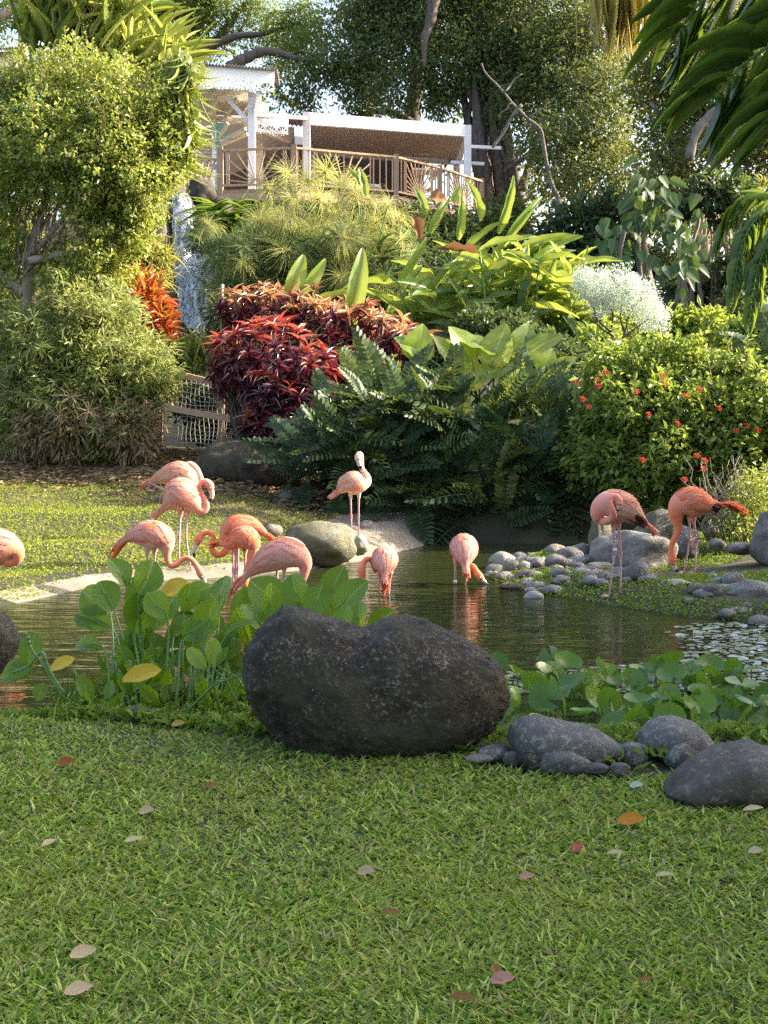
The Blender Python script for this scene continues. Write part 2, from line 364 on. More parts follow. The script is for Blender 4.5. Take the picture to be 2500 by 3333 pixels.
# ================================================================== TERRAIN
POND = np.array([(-8, 6.0), (-4, 6.7), (-2.2, 7.15), (-1.2, 7.1), (-.3, 6.8), (.6, 6.7), (1.3, 6.7), (2.2, 6.8), (4, 7), (7, 8),
                 (8, 10.2), (3.6, 10.8), (2.6, 11.1), (2.15, 11.6), (1.75, 12.3), (1.3, 13.0), (1.03, 14.3), (1.2, 15.6), (1.7, 16.6), (2.6, 17.2), (2.8, 18.6),
                 (.6, 18.5), (.35, 17.7), (.1, 17.0), (-.25, 16.0), (-.86, 15.0), (-1.7, 14.2), (-2.1, 14.05), (-2.6, 13.7), (-2.8, 13.2), (-3.0, 12.5), (-3.25, 11.8), (-5, 11.3), (-9, 10)])
def sdist(x, y):
    x = np.asarray(x, float); y = np.asarray(y, float); d = np.full(x.shape, 1e9); ins = np.zeros(x.shape, bool)
    n = len(POND)
    for i in range(n):
        ax, ay = POND[i]; bx, by = POND[(i + 1) % n]; ex, ey = bx - ax, by - ay
        t = np.clip(((x - ax) * ex + (y - ay) * ey) / (ex * ex + ey * ey), 0, 1)
        d = np.minimum(d, np.hypot(x - ax - t * ex, y - ay - t * ey))
        c = ((ay > y) != (by > y)); c &= x < (bx - ax) * (y - ay) / ((by - ay) if by != ay else 1e-9) + ax
        ins ^= c
    return np.where(ins, -d, d)
PA = ([-20, 8, 14, 16, 20, 24, 28, 31, 34, 36, 60, 140, 400], [.15, .15, .12, .2, .6, 1.1, 2.0, 3.6, 6.6, 6.8, 7.0, 9, 9])
PBc = ([-20, 8, 14, 17, 20, 22, 24, 28, 31, 34, 36, 60, 140, 400], [.15, .15, .12, .14, .42, .75, 1.1, 2.0, 3.4, 5.6, 6.0, 6.6, 9, 9])
PCc = ([-20, 8, 10, 14, 18, 24, 30, 34, 40, 60, 140, 400], [.15, .15, .1, .14, .4, 1.2, 3.3, 4.8, 6, 8, 9, 9])
sst = lambda t: (lambda u: u * u * (3 - 2 * u))(np.clip(t, 0, 1))
def base_h(x, y):
    a = np.interp(y, *PA); b = np.interp(y, *PBc); c = np.interp(y, *PCc)
    u = sst((x + 2.4) / 1.6); v = sst((x - 2.5) / 2.5)
    return (a * (1 - u) + b * u) * (1 - v) + c * v
def hgt(x, y):
    x = np.asarray(x, float); y = np.asarray(y, float); s = sdist(x, y)
    t = base_h(x, y)
    z = np.where(s > 0, t * sst(s / .75 + .12) - .02 * (1 - sst(s / .3)), -.42 * sst(-s / .9) - .02)
    z = z + (.025 * np.sin(x * 1.7 + y * .9) + .02 * np.sin(y * 2.3 - x * 1.1)) * sst((s - .2) / 1.0) * np.where(y > 9, 1.5, .25)
    return z
def gz(x, y): return float(hgt(np.array([x]), np.array([y]))[0])

def axis(segs):
    o = []
    for a, b, st in segs: o += list(np.arange(a, b, st))
    o.append(segs[-1][1]); return np.array(o)
def build_ground():
    xs = axis([(-400, -60, 40), (-60, -12, 3), (-12, -5, .5), (-5, 5, .14), (5, 12, .5), (12, 60, 3), (60, 400, 40)])
    ys = axis([(-60, -2, 4), (-2, 5, .3), (5, 20, .14), (20, 40, .4), (40, 60, 2), (60, 400, 20)])
    X, Y = np.meshgrid(xs, ys); Z = hgt(X, Y); S = sdist(X, Y)
    ny, nx = X.shape
    V = np.stack([X, Y, Z], -1).reshape(-1, 3)
    i = (np.arange(ny - 1)[:, None] * nx + np.arange(nx - 1)[None, :]).ravel()
    Fq = np.stack([i, i + 1, i + nx + 1, i + nx], -1)
    mb = MB(); mb.add(V, Fq)
    wdt = np.where(X < -1.0, .52, np.where(X < .9, 1.7, 0)) * np.where(X < -2.6, .8, 1)
    shore = sst(1 - (S - wdt * .6) / (wdt * .4 + .01)) * (Y > 12.2) * (X > -4.2) * (wdt > 0) * sst((1.0 - X) / .9) * (Y < 19.5)
    me = mb.mesh('ground', M['ground'], True)
    for nm, arr in (('shore', shore), ('sd', S), ):
        a = me.attributes.new(nm, 'FLOAT', 'POINT'); a.data.foreach_set('value', arr.astype(np.float32).ravel())
    ob('ground', me, kind='structure')
def ground_mat(nt):
    sh = nt.nodes.new('ShaderNodeAttribute'); sh.attribute_name = 'shore'
    n1 = noise_t(nt, 3.0, 7, None, .65); n2 = noise_t(nt, 25, 6, None, .7); n3 = noise_t(nt, .6, 3)
    g = mix(nt, ramp(nt, n1, [(.35, (0, 0, 0)), (.65, (1, 1, 1))]), (.014, .016, .007), (.04, .036, .018))
    g = mix(nt, ramp(nt, n3, [(.5, (0, 0, 0)), (.62, (1, 1, 1))]), g, (.07, .06, .03))
    g = mix(nt, .6, g, mix(nt, n2, (.4, .4, .4), (1.5, 1.5, 1.5)), 'MULTIPLY')
    pal = mix(nt, ramp(nt, n1, [(.3, (0, 0, 0)), (.7, (1, 1, 1))]), (.15, .125, .09), (.29, .25, .19))
    pal = mix(nt, .5, pal, mix(nt, n2, (.45, .45, .45), (1.4, 1.4, 1.4)), 'MULTIPLY')
    ma = nd(nt, 'ShaderNodeMath', {0: sh.outputs['Fac'], 1: nd(nt, 'ShaderNodeMath', {0: n1, 1: .5}, operation='SUBTRACT').outputs[0]}, operation='ADD').outputs[0]
    m = ramp(nt, ma, [(.42, (0, 0, 0)), (.56, (1, 1, 1))])
    c = mix(nt, m, g, pal)
    p = nd(nt, 'ShaderNodeBsdfPrincipled', {'Base Color': c, 'Roughness': .9})
    b = nd(nt, 'ShaderNodeBump', {'Strength': .7, 'Distance': .03, 'Height': mix(nt, .5, n1, n2)}); nt.links.new(b.outputs[0], p.inputs['Normal'])
    return p.outputs[0]
M['ground'] = mat('soil and shore', ground_mat)
build_ground()

def water_mat(nt):
    pos = nt.nodes.new('ShaderNodeNewGeometry').outputs['Position']
    mp = nd(nt, 'ShaderNodeMapping', {'Scale': (1.1, 5.2, 1)}); nt.links.new(pos, mp.inputs[0])
    n1 = noise_t(nt, 1.6, 3, mp.outputs[0], .5)
    mp2 = nd(nt, 'ShaderNodeMapping', {'Scale': (2.2, 14, 1)}); nt.links.new(pos, mp2.inputs[0])
    n2 = noise_t(nt, 1.5, 2, mp2.outputs[0], .5)
    def rings(x, y, s, amp):
        v = nd(nt, 'ShaderNodeVectorMath', {0: pos, 1: (x, y, 0)}, operation='DISTANCE').outputs['Value']
        w = nd(nt, 'ShaderNodeMath', {0: nd(nt, 'ShaderNodeMath', {0: v, 1: s}, operation='MULTIPLY').outputs[0]}, operation='SINE').outputs[0]
        f = nd(nt, 'ShaderNodeMapRange', {'Value': v, 'From Min': 0, 'From Max': 3.2, 'To Min': amp, 'To Max': 0}).outputs[0]
        return nd(nt, 'ShaderNodeMath', {0: w, 1: f}, operation='MULTIPLY').outputs[0]
    h = nd(nt, 'ShaderNodeMath', {0: nd(nt, 'ShaderNodeMath', {0: n1, 1: .9}, operation='MULTIPLY').outputs[0], 1: nd(nt, 'ShaderNodeMath', {0: n2, 1: .28}, operation='MULTIPLY').outputs[0]}, operation='ADD').outputs[0]
    for r_ in ((.98, 13.5, 26, .10), (-.2, 13.2, 24, .08), (-2.3, 13.0, 22, .12), (-2.2, 8.5, 20, .15), (1.9, 9.6, 19, .06)):
        h = nd(nt, 'ShaderNodeMath', {0: h, 1: rings(*r_)}, operation='ADD').outputs[0]
    b = nd(nt, 'ShaderNodeBump', {'Strength': .4, 'Distance': .03, 'Height': h})
    n3 = noise_t(nt, .8, 4)
    c = mix(nt, n3, (.018, .024, .009), (.042, .047, .014))
    vo = nd(nt, 'ShaderNodeTexVoronoi', {'Scale': 6, 'Vector': pos}); sp = ramp(nt, vo.outputs['Distance'], [(.045, (1, 1, 1)), (.07, (0, 0, 0))])
    c = mix(nt, sp, c, (.30, .28, .16))
    df = nd(nt, 'ShaderNodeBsdfDiffuse', {'Color': c}); gl = nd(nt, 'ShaderNodeBsdfGlossy', {'Roughness': .03, 'Normal': b.outputs[0]})
    fr = nd(nt, 'ShaderNodeFresnel', {'IOR': 1.33, 'Normal': b.outputs[0]})
    return nd(nt, 'ShaderNodeMixShader', {0: fr.outputs[0], 1: df.outputs[0], 2: gl.outputs[0]}).outputs[0]
M['water'] = mat('pond water', water_mat)
mb = MB(); bb = bmesh.new()
vs = [bb.verts.new((x, y, 0)) for x, y in [(-9.5, 5.5), (9, 5.5), (9, 19.2), (-9.5, 19.2)]]; bb.faces.new(vs)
me = bpy.data.meshes.new('pond_water'); bb.to_mesh(me); me.materials.append(M['water']); ob('pond_water', me, kind='structure')

# ------------------------------------------------------------------ lawns
EX = ([-4, -1.85, -.33, .37, 1.24, 3, 5], [7.6, 6.85, 6.02, 5.8, 5.42, 5.0, 4.6])
def lawn_near(n=270000, margin=None, name='lawn_grass', label='short green turf of the shaded near lawn'):
    y = 1 / (1 / 2.35 - rng.random(n) * (1 / 2.35 - 1 / 8.2))
    hw = .285 * y + .7; x = rng.uniform(-1, 1, n) * hw
    if margin: x = np.sign(x) * (hw + rng.random(n) * margin)
    k = y < np.interp(x, *EX) + rng.normal(size=n) * .03; x, y = x[k], y[k]; n = len(x)
    z = hgt(x, y)
    pn = np.array([noise.noise((a * 1.3, b * 1.3, 3)) for a, b in zip(x, y)])
    lenf = 1 + pn * .5
    mb = MB(); a = rng.random(n) * 2 * PI; up = rng.uniform(.2, 1.1, n)
    D = np.stack([np.cos(a), np.sin(a), up], -1)
    N = np.stack([-np.cos(a) * .6, -np.sin(a) * .6, np.full(n, 1.0)], -1) + rng.normal(size=(n, 3)) * .35
    L = rng.uniform(.018, .050, n) * np.clip(lenf, .5, 1.7); Wd = rng.uniform(.0055, .0125, n) * np.clip(.8 + .5 * lenf, .8, 1.7)
    h_ = n // 3; PP_ = np.stack([x, y, z - .004], -1); leaves(mb, T_BLADE, PP_[:h_], D[:h_], N[:h_], L[:h_] * 1.15, Wd[:h_]); leaves(mb, T_SMALL, PP_[h_:], D[h_:], N[h_:], L[h_:] * .9, Wd[h_:])
    # coarser broad tufts
    c = 420; ty = 1 / (1 / 2.4 - rng.random(c) * (1 / 2.4 - 1 / 6.8)); tx = rng.uniform(-1, 1, c) * (.285 * ty + .3)
    kk = ty < np.interp(tx, *EX); tx, ty = tx[kk], ty[kk]; m = 14
    px = np.repeat(tx, m) + rng.normal(size=len(tx) * m) * .03; py = np.repeat(ty, m) + rng.normal(size=len(tx) * m) * .03
    a = rng.random(len(px)) * 2 * PI
    D = np.stack([np.cos(a), np.sin(a), rng.uniform(.4, 1.4, len(px))], -1); N = np.stack([-np.cos(a), -np.sin(a), np.full(len(px), 1.2)], -1)
    leaves(mb, T_BLADE, np.stack([px, py, hgt(px, py)], -1), D, N, rng.uniform(.04, .075, len(px)), rng.uniform(.006, .010, len(px)))
    ob(name, mb.mesh(name, M['grass']), kind='stuff', label=label)
lawn_near()
lawn_near(90000, 2.4, 'side_lawn_grass', 'turf running on at both sides of the near lawn')
def lawn_far():
    n = 120000
    y = rng.uniform(12.0, 25.5, n); x = rng.uniform(-9.5, .6, n)
    s = sdist(x, y); k = (s > .12) & (x > -.3 * y - 1.0)
    wdt = np.where(x < -1.0, .52, 1.7)
    k &= (s > wdt * .75 + rng.normal(size=n) * .12) | (y < 12.9)
    k &= (y < 23.6 + .3 * x * 0 + rng.normal(size=n) * .2 - np.clip((x + 5) * .5, 0, 3))
    k &= ~((x > -1.6) & (y > 19.2))
    x, y = x[k], y[k]; n = len(x); z = hgt(x, y)
    mb = MB(); a = rng.random(n) * 2 * PI
    D = np.stack([np.cos(a), np.sin(a), rng.uniform(.3, 1.2, n)], -1)
    N = np.stack([-np.cos(a), -np.sin(a), np.full(n, 1.0)], -1)
    leaves(mb, T_SMALL, np.stack([x, y, z - .004], -1), D, N, rng.uniform(.03, .06, n), rng.uniform(.010, .018, n))
    ob('far_lawn_grass', mb.mesh('far_lawn_grass', M['grass_sunpaint']), kind='stuff', label='sunlit yellow green turf sloping up from the far shore')
lawn_far()
def cover(name, n, fx, label, mat_, L=(.02, .045), up=(.3, 1.2), wr=.45, tt=T_OVAL, h=.0):
    x, y = fx(n); s = sdist(x, y); k = s > .02; x, y = x[k], y[k]; n = len(x); z = hgt(x, y)
    mb = MB(); a = rng.random(n) * 2 * PI
    D = np.stack([np.cos(a), np.sin(a), rng.uniform(*up, n)], -1); N = rng.normal(size=(n, 3)) * .4 + np.array([0, 0, 1.])
    l = rng.uniform(*L, n); leaves(mb, tt, np.stack([x, y, z + rng.random(n) * h], -1), D, N, l, l * wr)
    ob(name, mb.mesh(name, mat_), kind='stuff', label=label)
def f_right(n):
    y = rng.uniform(10.7, 17.5, n); x = rng.uniform(.9, 6.5, n)
    pn = np.array([noise.noise((a * .9, b * .9, 9)) for a, b in zip(x, y)])
    s = sdist(x, y); k = (pn > -.12) | (s < .4); return x[k], y[k]
cover('bank_ground_cover', 60000, f_right, 'small leafy weeds and grass growing among the cobbles of the far bank', M['cover'], h=.03)
def f_near(n):
    x = rng.uniform(-3.2, 3.6, n); e = np.interp(x, *EX); q = rng.uniform(.05, 1.25, n); y = e + q ** 1.1 - .05; k = (x < .4) | (q > .75) | (rng.random(n) < .22); return x[k], y[k]
cover('waterside_weeds', 17000, f_near, 'low weeds between the near stones and the water plants', M['cover'], L=(.03, .075), h=.05)
def f_lit(n):
    x = rng.uniform(-8.5, -.9, n); y = 22.6 - np.clip((x + 5) * .42, 0, 2.6) + rng.normal(size=n) * .9; return x, y
cover('leaf_litter', 14000, f_lit, 'dry brown leaf litter and twigs below the sedge bank', M['litter'], L=(.06, .16), up=(-.1, .35), wr=.3, h=.08)
# ================================================================== ROCKS
def ico(sub):
    bm = bmesh.new(); bmesh.ops.create_icosphere(bm, subdivisions=sub, radius=1)
    V = np.array([v.co[:] for v in bm.verts]); Fs = np.array([[v.index for v in f.verts] for f in bm.faces]); bm.free(); return V, Fs
ICO = {k: ico(k) for k in (2, 3, 4, 5)}
def rock_mesh(name, m, seed, sub=4, ang=.0, rough=.30):
    V, Fs = ICO[sub]; V = V.copy(); o = Vector((seed * 7.1, seed * 3.3, seed * 1.7)); out = []
    for v in V:
        p = Vector(v); n1 = noise.noise(p * 1.1 + o); n2 = noise.noise(p * 2.6 + o); n3 = noise.noise(p * 7 + o)
        q = p * (1 + rough * n1 + rough * .35 * n2 + .03 * n3)
        if ang:
            for k in range(5):  # planar cuts for angular stones
                d = Vector((math.sin(seed + k * 2.1), math.cos(seed * 1.3 + k * 1.7), math.sin(seed * 2.2 + k) * .8)).normalized()
                e = q.dot(d) - (1 - ang)
                if e > 0: q -= d * e * .85
        out.append(q)
    mb = MB(); mb.add(np.array(out), Fs); return mb.mesh(name, m, True)
_rc = [0]; VAR = {}
def rock(x0, x1, y0, y1, label, m='rock', Y=None, ang=0, depth=.8, rot=0, name='rock', sub=3, group=None, sink=.42, uniq=False):
    """stone seen between photo columns x0..x1 and rows y0..y1; stands on the ground"""
    _rc[0] += 1; sd = _rc[0]
    if Y is None:
        z = .12
        for _ in range(6):
            Y = F * (CAMZ - z) / (y1 - 1400); z = gz(((x0 + x1) / 2 - 1250) * Y / F, Y)
            z = max(z, -.02)
    k = Y / F; w = (x1 - x0) * k / 2; h = (y1 - y0) * k
    dp = max(w * depth, h * .45)
    c = W((x0 + x1) / 2, y1, Y + dp * .7); zt = CAMZ - (y0 - 1400) * (Y + dp * .7) / F; zb = CAMZ - (y1 - 1400) * (Y) / F
    hz = (zt - zb) / (2 - sink)
    hz = max(hz, w * .34)
    key = (m, ang > 0, sd % 6) if not uniq else ('u', sd)
    if key not in VAR: VAR[key] = rock_mesh(name, M[m], sd, 4 if uniq else 3, ang)
    o = ob(name, VAR[key], None, Matrix.Translation((c.x, c.y, zt - hz)) @ Matrix.Rotation(rot, 4, 'Y') @ Matrix.Diagonal((w * 1.06, dp, hz, 1)), label, 'rock' if name in ('rock', 'cobble') else name, group)
    return o
# the large black boulder: cross-sections along x
def profile_boulder(name, top, bot, Y, depth, m, label, cat, dw=None, nx=46, seg=40, rough=.03, seed=1):
    tx = [p[0] for p in top]; bx = [p[0] for p in bot]
    x0, x1 = top[0][0], top[-1][0]; mb = MB(); rings = []
    for i in range(nx + 1):
        a = PI * i / nx; px = (x0 + x1) / 2 - (x1 - x0) / 2 * math.cos(a)
        yt = np.interp(px, tx, [p[1] for p in top]); yb = np.interp(px, bx, [p[1] for p in bot])
        dd = depth * max(.02, math.sin(a)) ** .6
        c = W(px, (yt + yb) / 2, Y); h = abs(yb - yt) / 2 * Y / F
        r = []
        for k in range(seg):
            t = 2 * PI * k / seg; ct, st_ = math.cos(t), math.sin(t)
            e = .86
            r.append((c.x, Y + dd * math.copysign(abs(ct) ** e, ct), c.z + h * math.copysign(abs(st_) ** e, st_)))
        rings.append(r)
    V = np.array(rings).reshape(-1, 3)
    for i in range(len(V)):
        p = Vector(V[i]); cc = Vector(W((x0 + x1) / 2, 2200, Y))
        d = (p - cc).normalized()
        V[i] += np.array(d) * (rough * noise.noise(p * 3.5 + Vector((seed, 0, 0))) + rough * .45 * noise.noise(p * 11) + rough * .24 * noise.noise(p * 30) + rough * .16 * noise.noise(p * 70))
    Fs = []
    for i in range(nx):
        for k in range(seg):
            a = i * seg + k; b = i * seg + (k + 1) % seg; Fs.append((a, b, b + seg, a + seg))
    mb.add(V, Fs); mb.add(V[:seg], [tuple(range(seg))]); mb.add(V[-seg:], [tuple(range(seg - 1, -1, -1))])
    return ob(name, mb.mesh(name, M[m], True), None, None, label, cat)
TOP = [(803, 2190), (812, 2110), (830, 2050), (870, 1998), (920, 1970), (960, 1970), (1010, 1986), (1080, 2012), (1150, 2038), (1190, 2046), (1250, 2022), (1320, 2008), (1380, 2012), (1450, 2040), (1520, 2072), (1580, 2120), (1620, 2170), (1648, 2240), (1654, 2280)]
BOT = [(803, 2200), (815, 2270), (850, 2340), (900, 2395), (960, 2435), (1060, 2462), (1300, 2480), (1460, 2485), (1520, 2465), (1580, 2400), (1630, 2330), (1654, 2290)]
profile_boulder('boulder', TOP, BOT, 6.05, .34, 'rockd', 'large black boulder with a dipped saddle top in front of the pond', 'boulder', rough=.036, nx=170, seg=130)
profile_boulder('boulder', [(-110, 2090), (-90, 2020), (-40, 1985), (10, 1995), (40, 2030), (56, 2085)], [(-110, 2100), (-80, 2170), (-30, 2200), (10, 2190), (40, 2150), (56, 2100)], 7.7, .16, 'rockd', 'black boulder cut off by the left picture edge beside the broken-stemmed water plant', 'boulder', seed=5)
profile_boulder('boulder', [(625, 1550), (640, 1490), (680, 1450), (740, 1433), (800, 1430), (870, 1440), (920, 1462), (958, 1520), (968, 1570)], [(625, 1565), (650, 1590), (700, 1598), (800, 1605), (900, 1610), (968, 1600)], 21.3, .7, 'rockd', 'big dark rounded boulder at the top of the sunny lawn below the wire fence', 'boulder', seed=9, rough=.06)
# near stones
rock(360, 548, 2300, 2372, 'smooth blue-grey stone at the edge of the lawn under the yellow leaf plant', 'rock', 6.55, name='rock', uniq=True, rot=.08)
rock(148, 205, 2316, 2345, 'small flat grey stone near the left end of the near lawn edge', 'rock', 6.85)
rock(245, 292, 2322, 2345, 'tiny grey stone just left of the smooth blue-grey one', 'rock', 6.8)
rock(680, 800, 2364, 2412, 'dark oval stone in the lawn edge left of the black boulder', 'rock', 6.35)
rock(795, 905, 2388, 2420, 'flat dark stone tucked under the left side of the black boulder', 'rockd', 6.2)
rock(852, 935, 2335, 2405, 'brown stone leaning against the left foot of the black boulder', 'rockb', 6.45)
rock(910, 980, 2396, 2430, 'small black stone wedged below the black boulder', 'rockd', 6.1)
profile_boulder('rock', [(1653, 2400), (1665, 2362), (1700, 2336), (1750, 2326), (1800, 2334), (1850, 2348), (1900, 2360), (1960, 2388), (2010, 2418), (2032, 2442)], [(1653, 2412), (1680, 2462), (1760, 2490), (1950, 2492), (2032, 2455)], 5.72, .17, 'rock', 'long dark grey stone with a high left end right of the black boulder', 'rock', seed=21, rough=.018, nx=60, seg=50)
profile_boulder('rock', [(2080, 2422), (2090, 2382), (2120, 2348), (2160, 2330), (2200, 2331), (2260, 2352), (2300, 2384), (2328, 2424)], [(2080, 2428), (2110, 2462), (2200, 2470), (2328, 2440)], 5.82, .16, 'rock', 'domed dark stone with white specks in front of the round pond leaves', 'rock', seed=33, rough=.018, nx=60, seg=50)
profile_boulder('rock', [(2168, 2568), (2200, 2532), (2260, 2482), (2330, 2441), (2400, 2420), (2480, 2424), (2560, 2450), (2640, 2500), (2690, 2560)], [(2168, 2575), (2240, 2605), (2400, 2620), (2600, 2615), (2690, 2570)], 5.15, .2, 'rockr', 'broad domed brownish stone in the lower right corner of the stone row', 'rock', seed=45, rough=.02, nx=70, seg=60)
rock(2155, 2282, 2418, 2498, 'pointed light grey stone between the domed stone and the broad one', 'rock', 5.6, ang=.25)
rock(1998, 2110, 2412, 2492, 'round dark stone between the long stone and the domed stone', 'rock', 5.65)
rock(1762, 1916, 2442, 2514, 'low dark stone in the grass in front of the long stone', 'rock', 5.5)
rock(1985, 2052, 2478, 2520, 'small peaked stone half sunk in the near lawn', 'rock', 5.45, ang=.2)
rock(1690, 1775, 2440, 2500, 'small dark stone at the left foot of the long stone', 'rockd', 5.55)
rock(1556, 1668, 2425, 2482, 'flat grey stone by the right foot of the black boulder', 'rock', 5.65)
rock(1520, 1600, 2455, 2482, 'thin flat stone under the right foot of the black boulder', 'rockb', 5.6)
rock(1640, 1700, 2440, 2488, 'tiny stone between the flat grey stone and the long stone', 'rock', 5.6)
rock(1900, 1985, 2482, 2516, 'half-buried stone between the low dark stone and the peaked one', 'rock', 5.48)
rock(2368, 2470, 2408, 2460, 'grey stone showing behind the broad brown-grey one', 'rock', 5.75)
rock(2470, 2560, 2430, 2480, 'pale stone at the right picture edge behind the broad one', 'rockp', 5.7)
# peninsula of cobbles
rock(1922, 2182, 1718, 1852, 'big rough grey boulder behind the flamingo with the white leg band', 'rockc', 14.4, uniq=True, ang=.15, name='boulder')
rock(1918, 1985, 1655, 1800, 'upright brown mossy boulder left of the big rough one', 'rockm', 15.1, uniq=True, name='boulder')
rock(2060, 2205, 1655, 1800, 'slanting mossy boulder behind the big rough one', 'rockm', 15.2, uniq=True, ang=.2, rot=.55, depth=.5, name='boulder')
rock(2190, 2275, 1705, 1812, 'dark grey boulder behind the legs of the flamingo with the blue band', 'rockc', 14.9, uniq=True, ang=.1, name='boulder')
rock(2436, 2600, 1668, 1830, 'big craggy boulder at the right picture edge', 'rockc', 14.0, uniq=True, ang=.2, name='boulder')
rock(2355, 2520, 1888, 1990, 'large rough grey stone at the right end of the pebbly bank', 'rockc', uniq=True)
rock(2348, 2420, 1862, 1915, 'rounded stone behind the large rough stone at the right end of the bank', 'rockc')
CB = 'cobbles on the far bank'
for r_ in [
 (1596, 1680, 1797, 1845, 'pale sunlit stone at the tip of the cobble point', 'rockp'),
 (1772, 1842, 1770, 1806, 'brownish stone at the back of the cobble pile', 'rockb'),
 (1809, 1896, 1778, 1824, 'wide blue-grey stone topmost in the cobble pile', 'rockc'),
 (1864, 1928, 1769, 1812, 'long grey stone touching the big rough boulder', 'rockc'),
 (1777, 1853, 1804, 1852, 'round dark grey stone in the middle of the cobble pile', 'rockc'),
 (1728, 1781, 1812, 1846, 'dark stone left of the round one in the cobble pile', 'rockc'),
 (1638, 1694, 1818, 1866, 'purple-grey stone behind the water edge of the cobble point', 'rockc'),
 (1688, 1732, 1826, 1858, 'light grey stone third from the tip of the cobble point', 'rockp'),
 (1853, 1911, 1808, 1838, 'pale oval stone right of the round one in the cobble pile', 'rockp'),
 (1858, 1906, 1828, 1860, 'small grey stone below the pale oval one', 'rockc'),
 (1898, 1958, 1812, 1838, 'flat stone under the left side of the big rough boulder', 'rockc'),
 (1908, 1988, 1828, 1862, 'wide flat stone in front of the big rough boulder', 'rockc'),
 (1956, 1992, 1814, 1838, 'little dark stone touching the foot of the big rough boulder', 'rockd'),
 (2026, 2118, 1831, 1888, 'round grey stone standing alone right of the white-banded flamingo legs', 'rockc'),
 (1788, 1859, 1847, 1882, 'dark oval stone in the front row of the cobble pile', 'rockc'),
 (1731, 1786, 1864, 1896, 'greenish stone at the water edge of the cobble pile', 'rockm'),
 (1869, 1922, 1848, 1872, 'small pale stone in front of the cobble pile', 'rockp'),
 (1856, 1900, 1868, 1896, 'small brown stone low in the cobble pile', 'rockb'),
 (1876, 1938, 1882, 1920, 'smooth oval stone left of the white-banded flamingo feet', 'rockc'),
 (1944, 1992, 1860, 1888, 'grey stone just behind the white-banded flamingo legs', 'rockc'),
 (1925, 1970, 1852, 1876, 'small flat stone between cobble pile and flamingo legs', 'rockc'),
 (1990, 2024, 1856, 1880, 'small stone to the right of the white-banded flamingo legs', 'rockc'),
 (1630, 1716, 1897, 1925, 'flat dark stone at the waterline of the cobble point', 'rockd'),
 (1650, 1720, 1872, 1896, 'flat wet stone just behind the waterline of the cobble point', 'rockc'),
 (2043, 2102, 1893, 1922, 'low grey stone in the weeds right of the white-banded flamingo feet', 'rockc'),
 (2081, 2162, 1872, 1920, 'dark peaked stone in the middle of the bank', 'rockc'),
 (2150, 2245, 1882, 1906, 'long flat slab behind the peaked stone', 'rockp'),
 (2150, 2275, 1906, 1942, 'long flat slab in front of the peaked stone', 'rockc'),
 (2078, 2128, 1874, 1894, 'small flat stone behind the peaked stone', 'rockc'),
 (2238, 2297, 1893, 1932, 'round olive stone right of the long slabs', 'rockm'),
 (2290, 2354, 1899, 1937, 'round grey stone beside the olive one', 'rockc'),
 (2306, 2356, 1880, 1908, 'small round stone behind the two round ones', 'rockc'),
 (2127, 2178, 1948, 1980, 'blue-grey stone in the weeds near the waterline', 'rockc'),
 (2263, 2322, 1946, 1988, 'dark round stone in the weeds below the two round ones', 'rockc'),
 (2357, 2454, 1975, 2018, 'wide pale stone below the large rough stone', 'rockp'),
 (2450, 2510, 1980, 2010, 'grey stone at the right picture edge above the floating leaves', 'rockc'),
 (2438, 2520, 2002, 2042, 'dark blue stone at the waterline by the right picture edge', 'rockc'),
 (2102, 2146, 1908, 1940, 'small greenish stone in the weeds below the peaked stone', 'rockm'),
 (1709, 1768, 1922, 1954, 'small white stone standing in the water before the bank', 'rockp'),
 (2298, 2346, 1710, 1756, 'stone in shade behind the flamingo with the blue band', 'rockc'),
 (2310, 2362, 1752, 1786, 'second stone in shade below the twiggy bush', 'rockc'),
 (2366, 2446, 1764, 1800, 'flat grey stone left of the craggy boulder', 'rockc')]:
    rock(*r_, group=CB, sub=3, ang=.12 if 'peaked' in r_[4] or 'slab' in r_[4] else 0)
# far shore
rock(934, 1156, 1690, 1815, 'large sunlit olive-grey boulder on the pale far shore', 'rockm', 15.3, uniq=True, name='boulder')
rock(1128, 1196, 1738, 1796, 'small pale stone under the feet of the upright flamingo', 'rockp', 15.9, uniq=True)
rock(1128, 1178, 1712, 1756, 'pale brown stone behind the upright flamingo feet', 'rockb', 18.0)
rock(1146, 1240, 1694, 1754, 'dark brown stone behind the upright flamingo', 'rockb', 18.2)
rock(1205, 1272, 1680, 1736, 'grey domed stone at the foot of the palm bush', 'rock', 18.8)
rock(1174, 1216, 1672, 1704, 'small grey stone in the shade behind the domed one', 'rock', 19.2)
rock(1312, 1394, 1694, 1744, 'mossy yellow-green stone under the palm bush', 'rockm', 18.9)
rock(1360, 1404, 1694, 1735, 'dark stone right of the mossy yellow-green one', 'rockd', 19.2)
rock(1276, 1322, 1706, 1736, 'flat stone between the domed and the mossy one', 'rock', 19.2)
rock(820, 872, 1690, 1720, 'dark stone half hidden behind the tail of the coral flamingo', 'rockd', 17.4)
rock(858, 916, 1704, 1744, 'grey stone in the lawn left of the large sunlit boulder', 'rockb', 17.0)
rock(905, 1002, 1598, 1662, 'blue-grey stone in the shaded lawn below the palm bush', 'rock', 19.8, uniq=True, ang=.1)
rock(838, 905, 1618, 1656, 'flat grey stone left of the blue-grey one in the shade', 'rock', 20.0)
rock(882, 944, 1620, 1664, 'reddish-brown stone in front of the blue-grey one', 'rockb', 19.5)

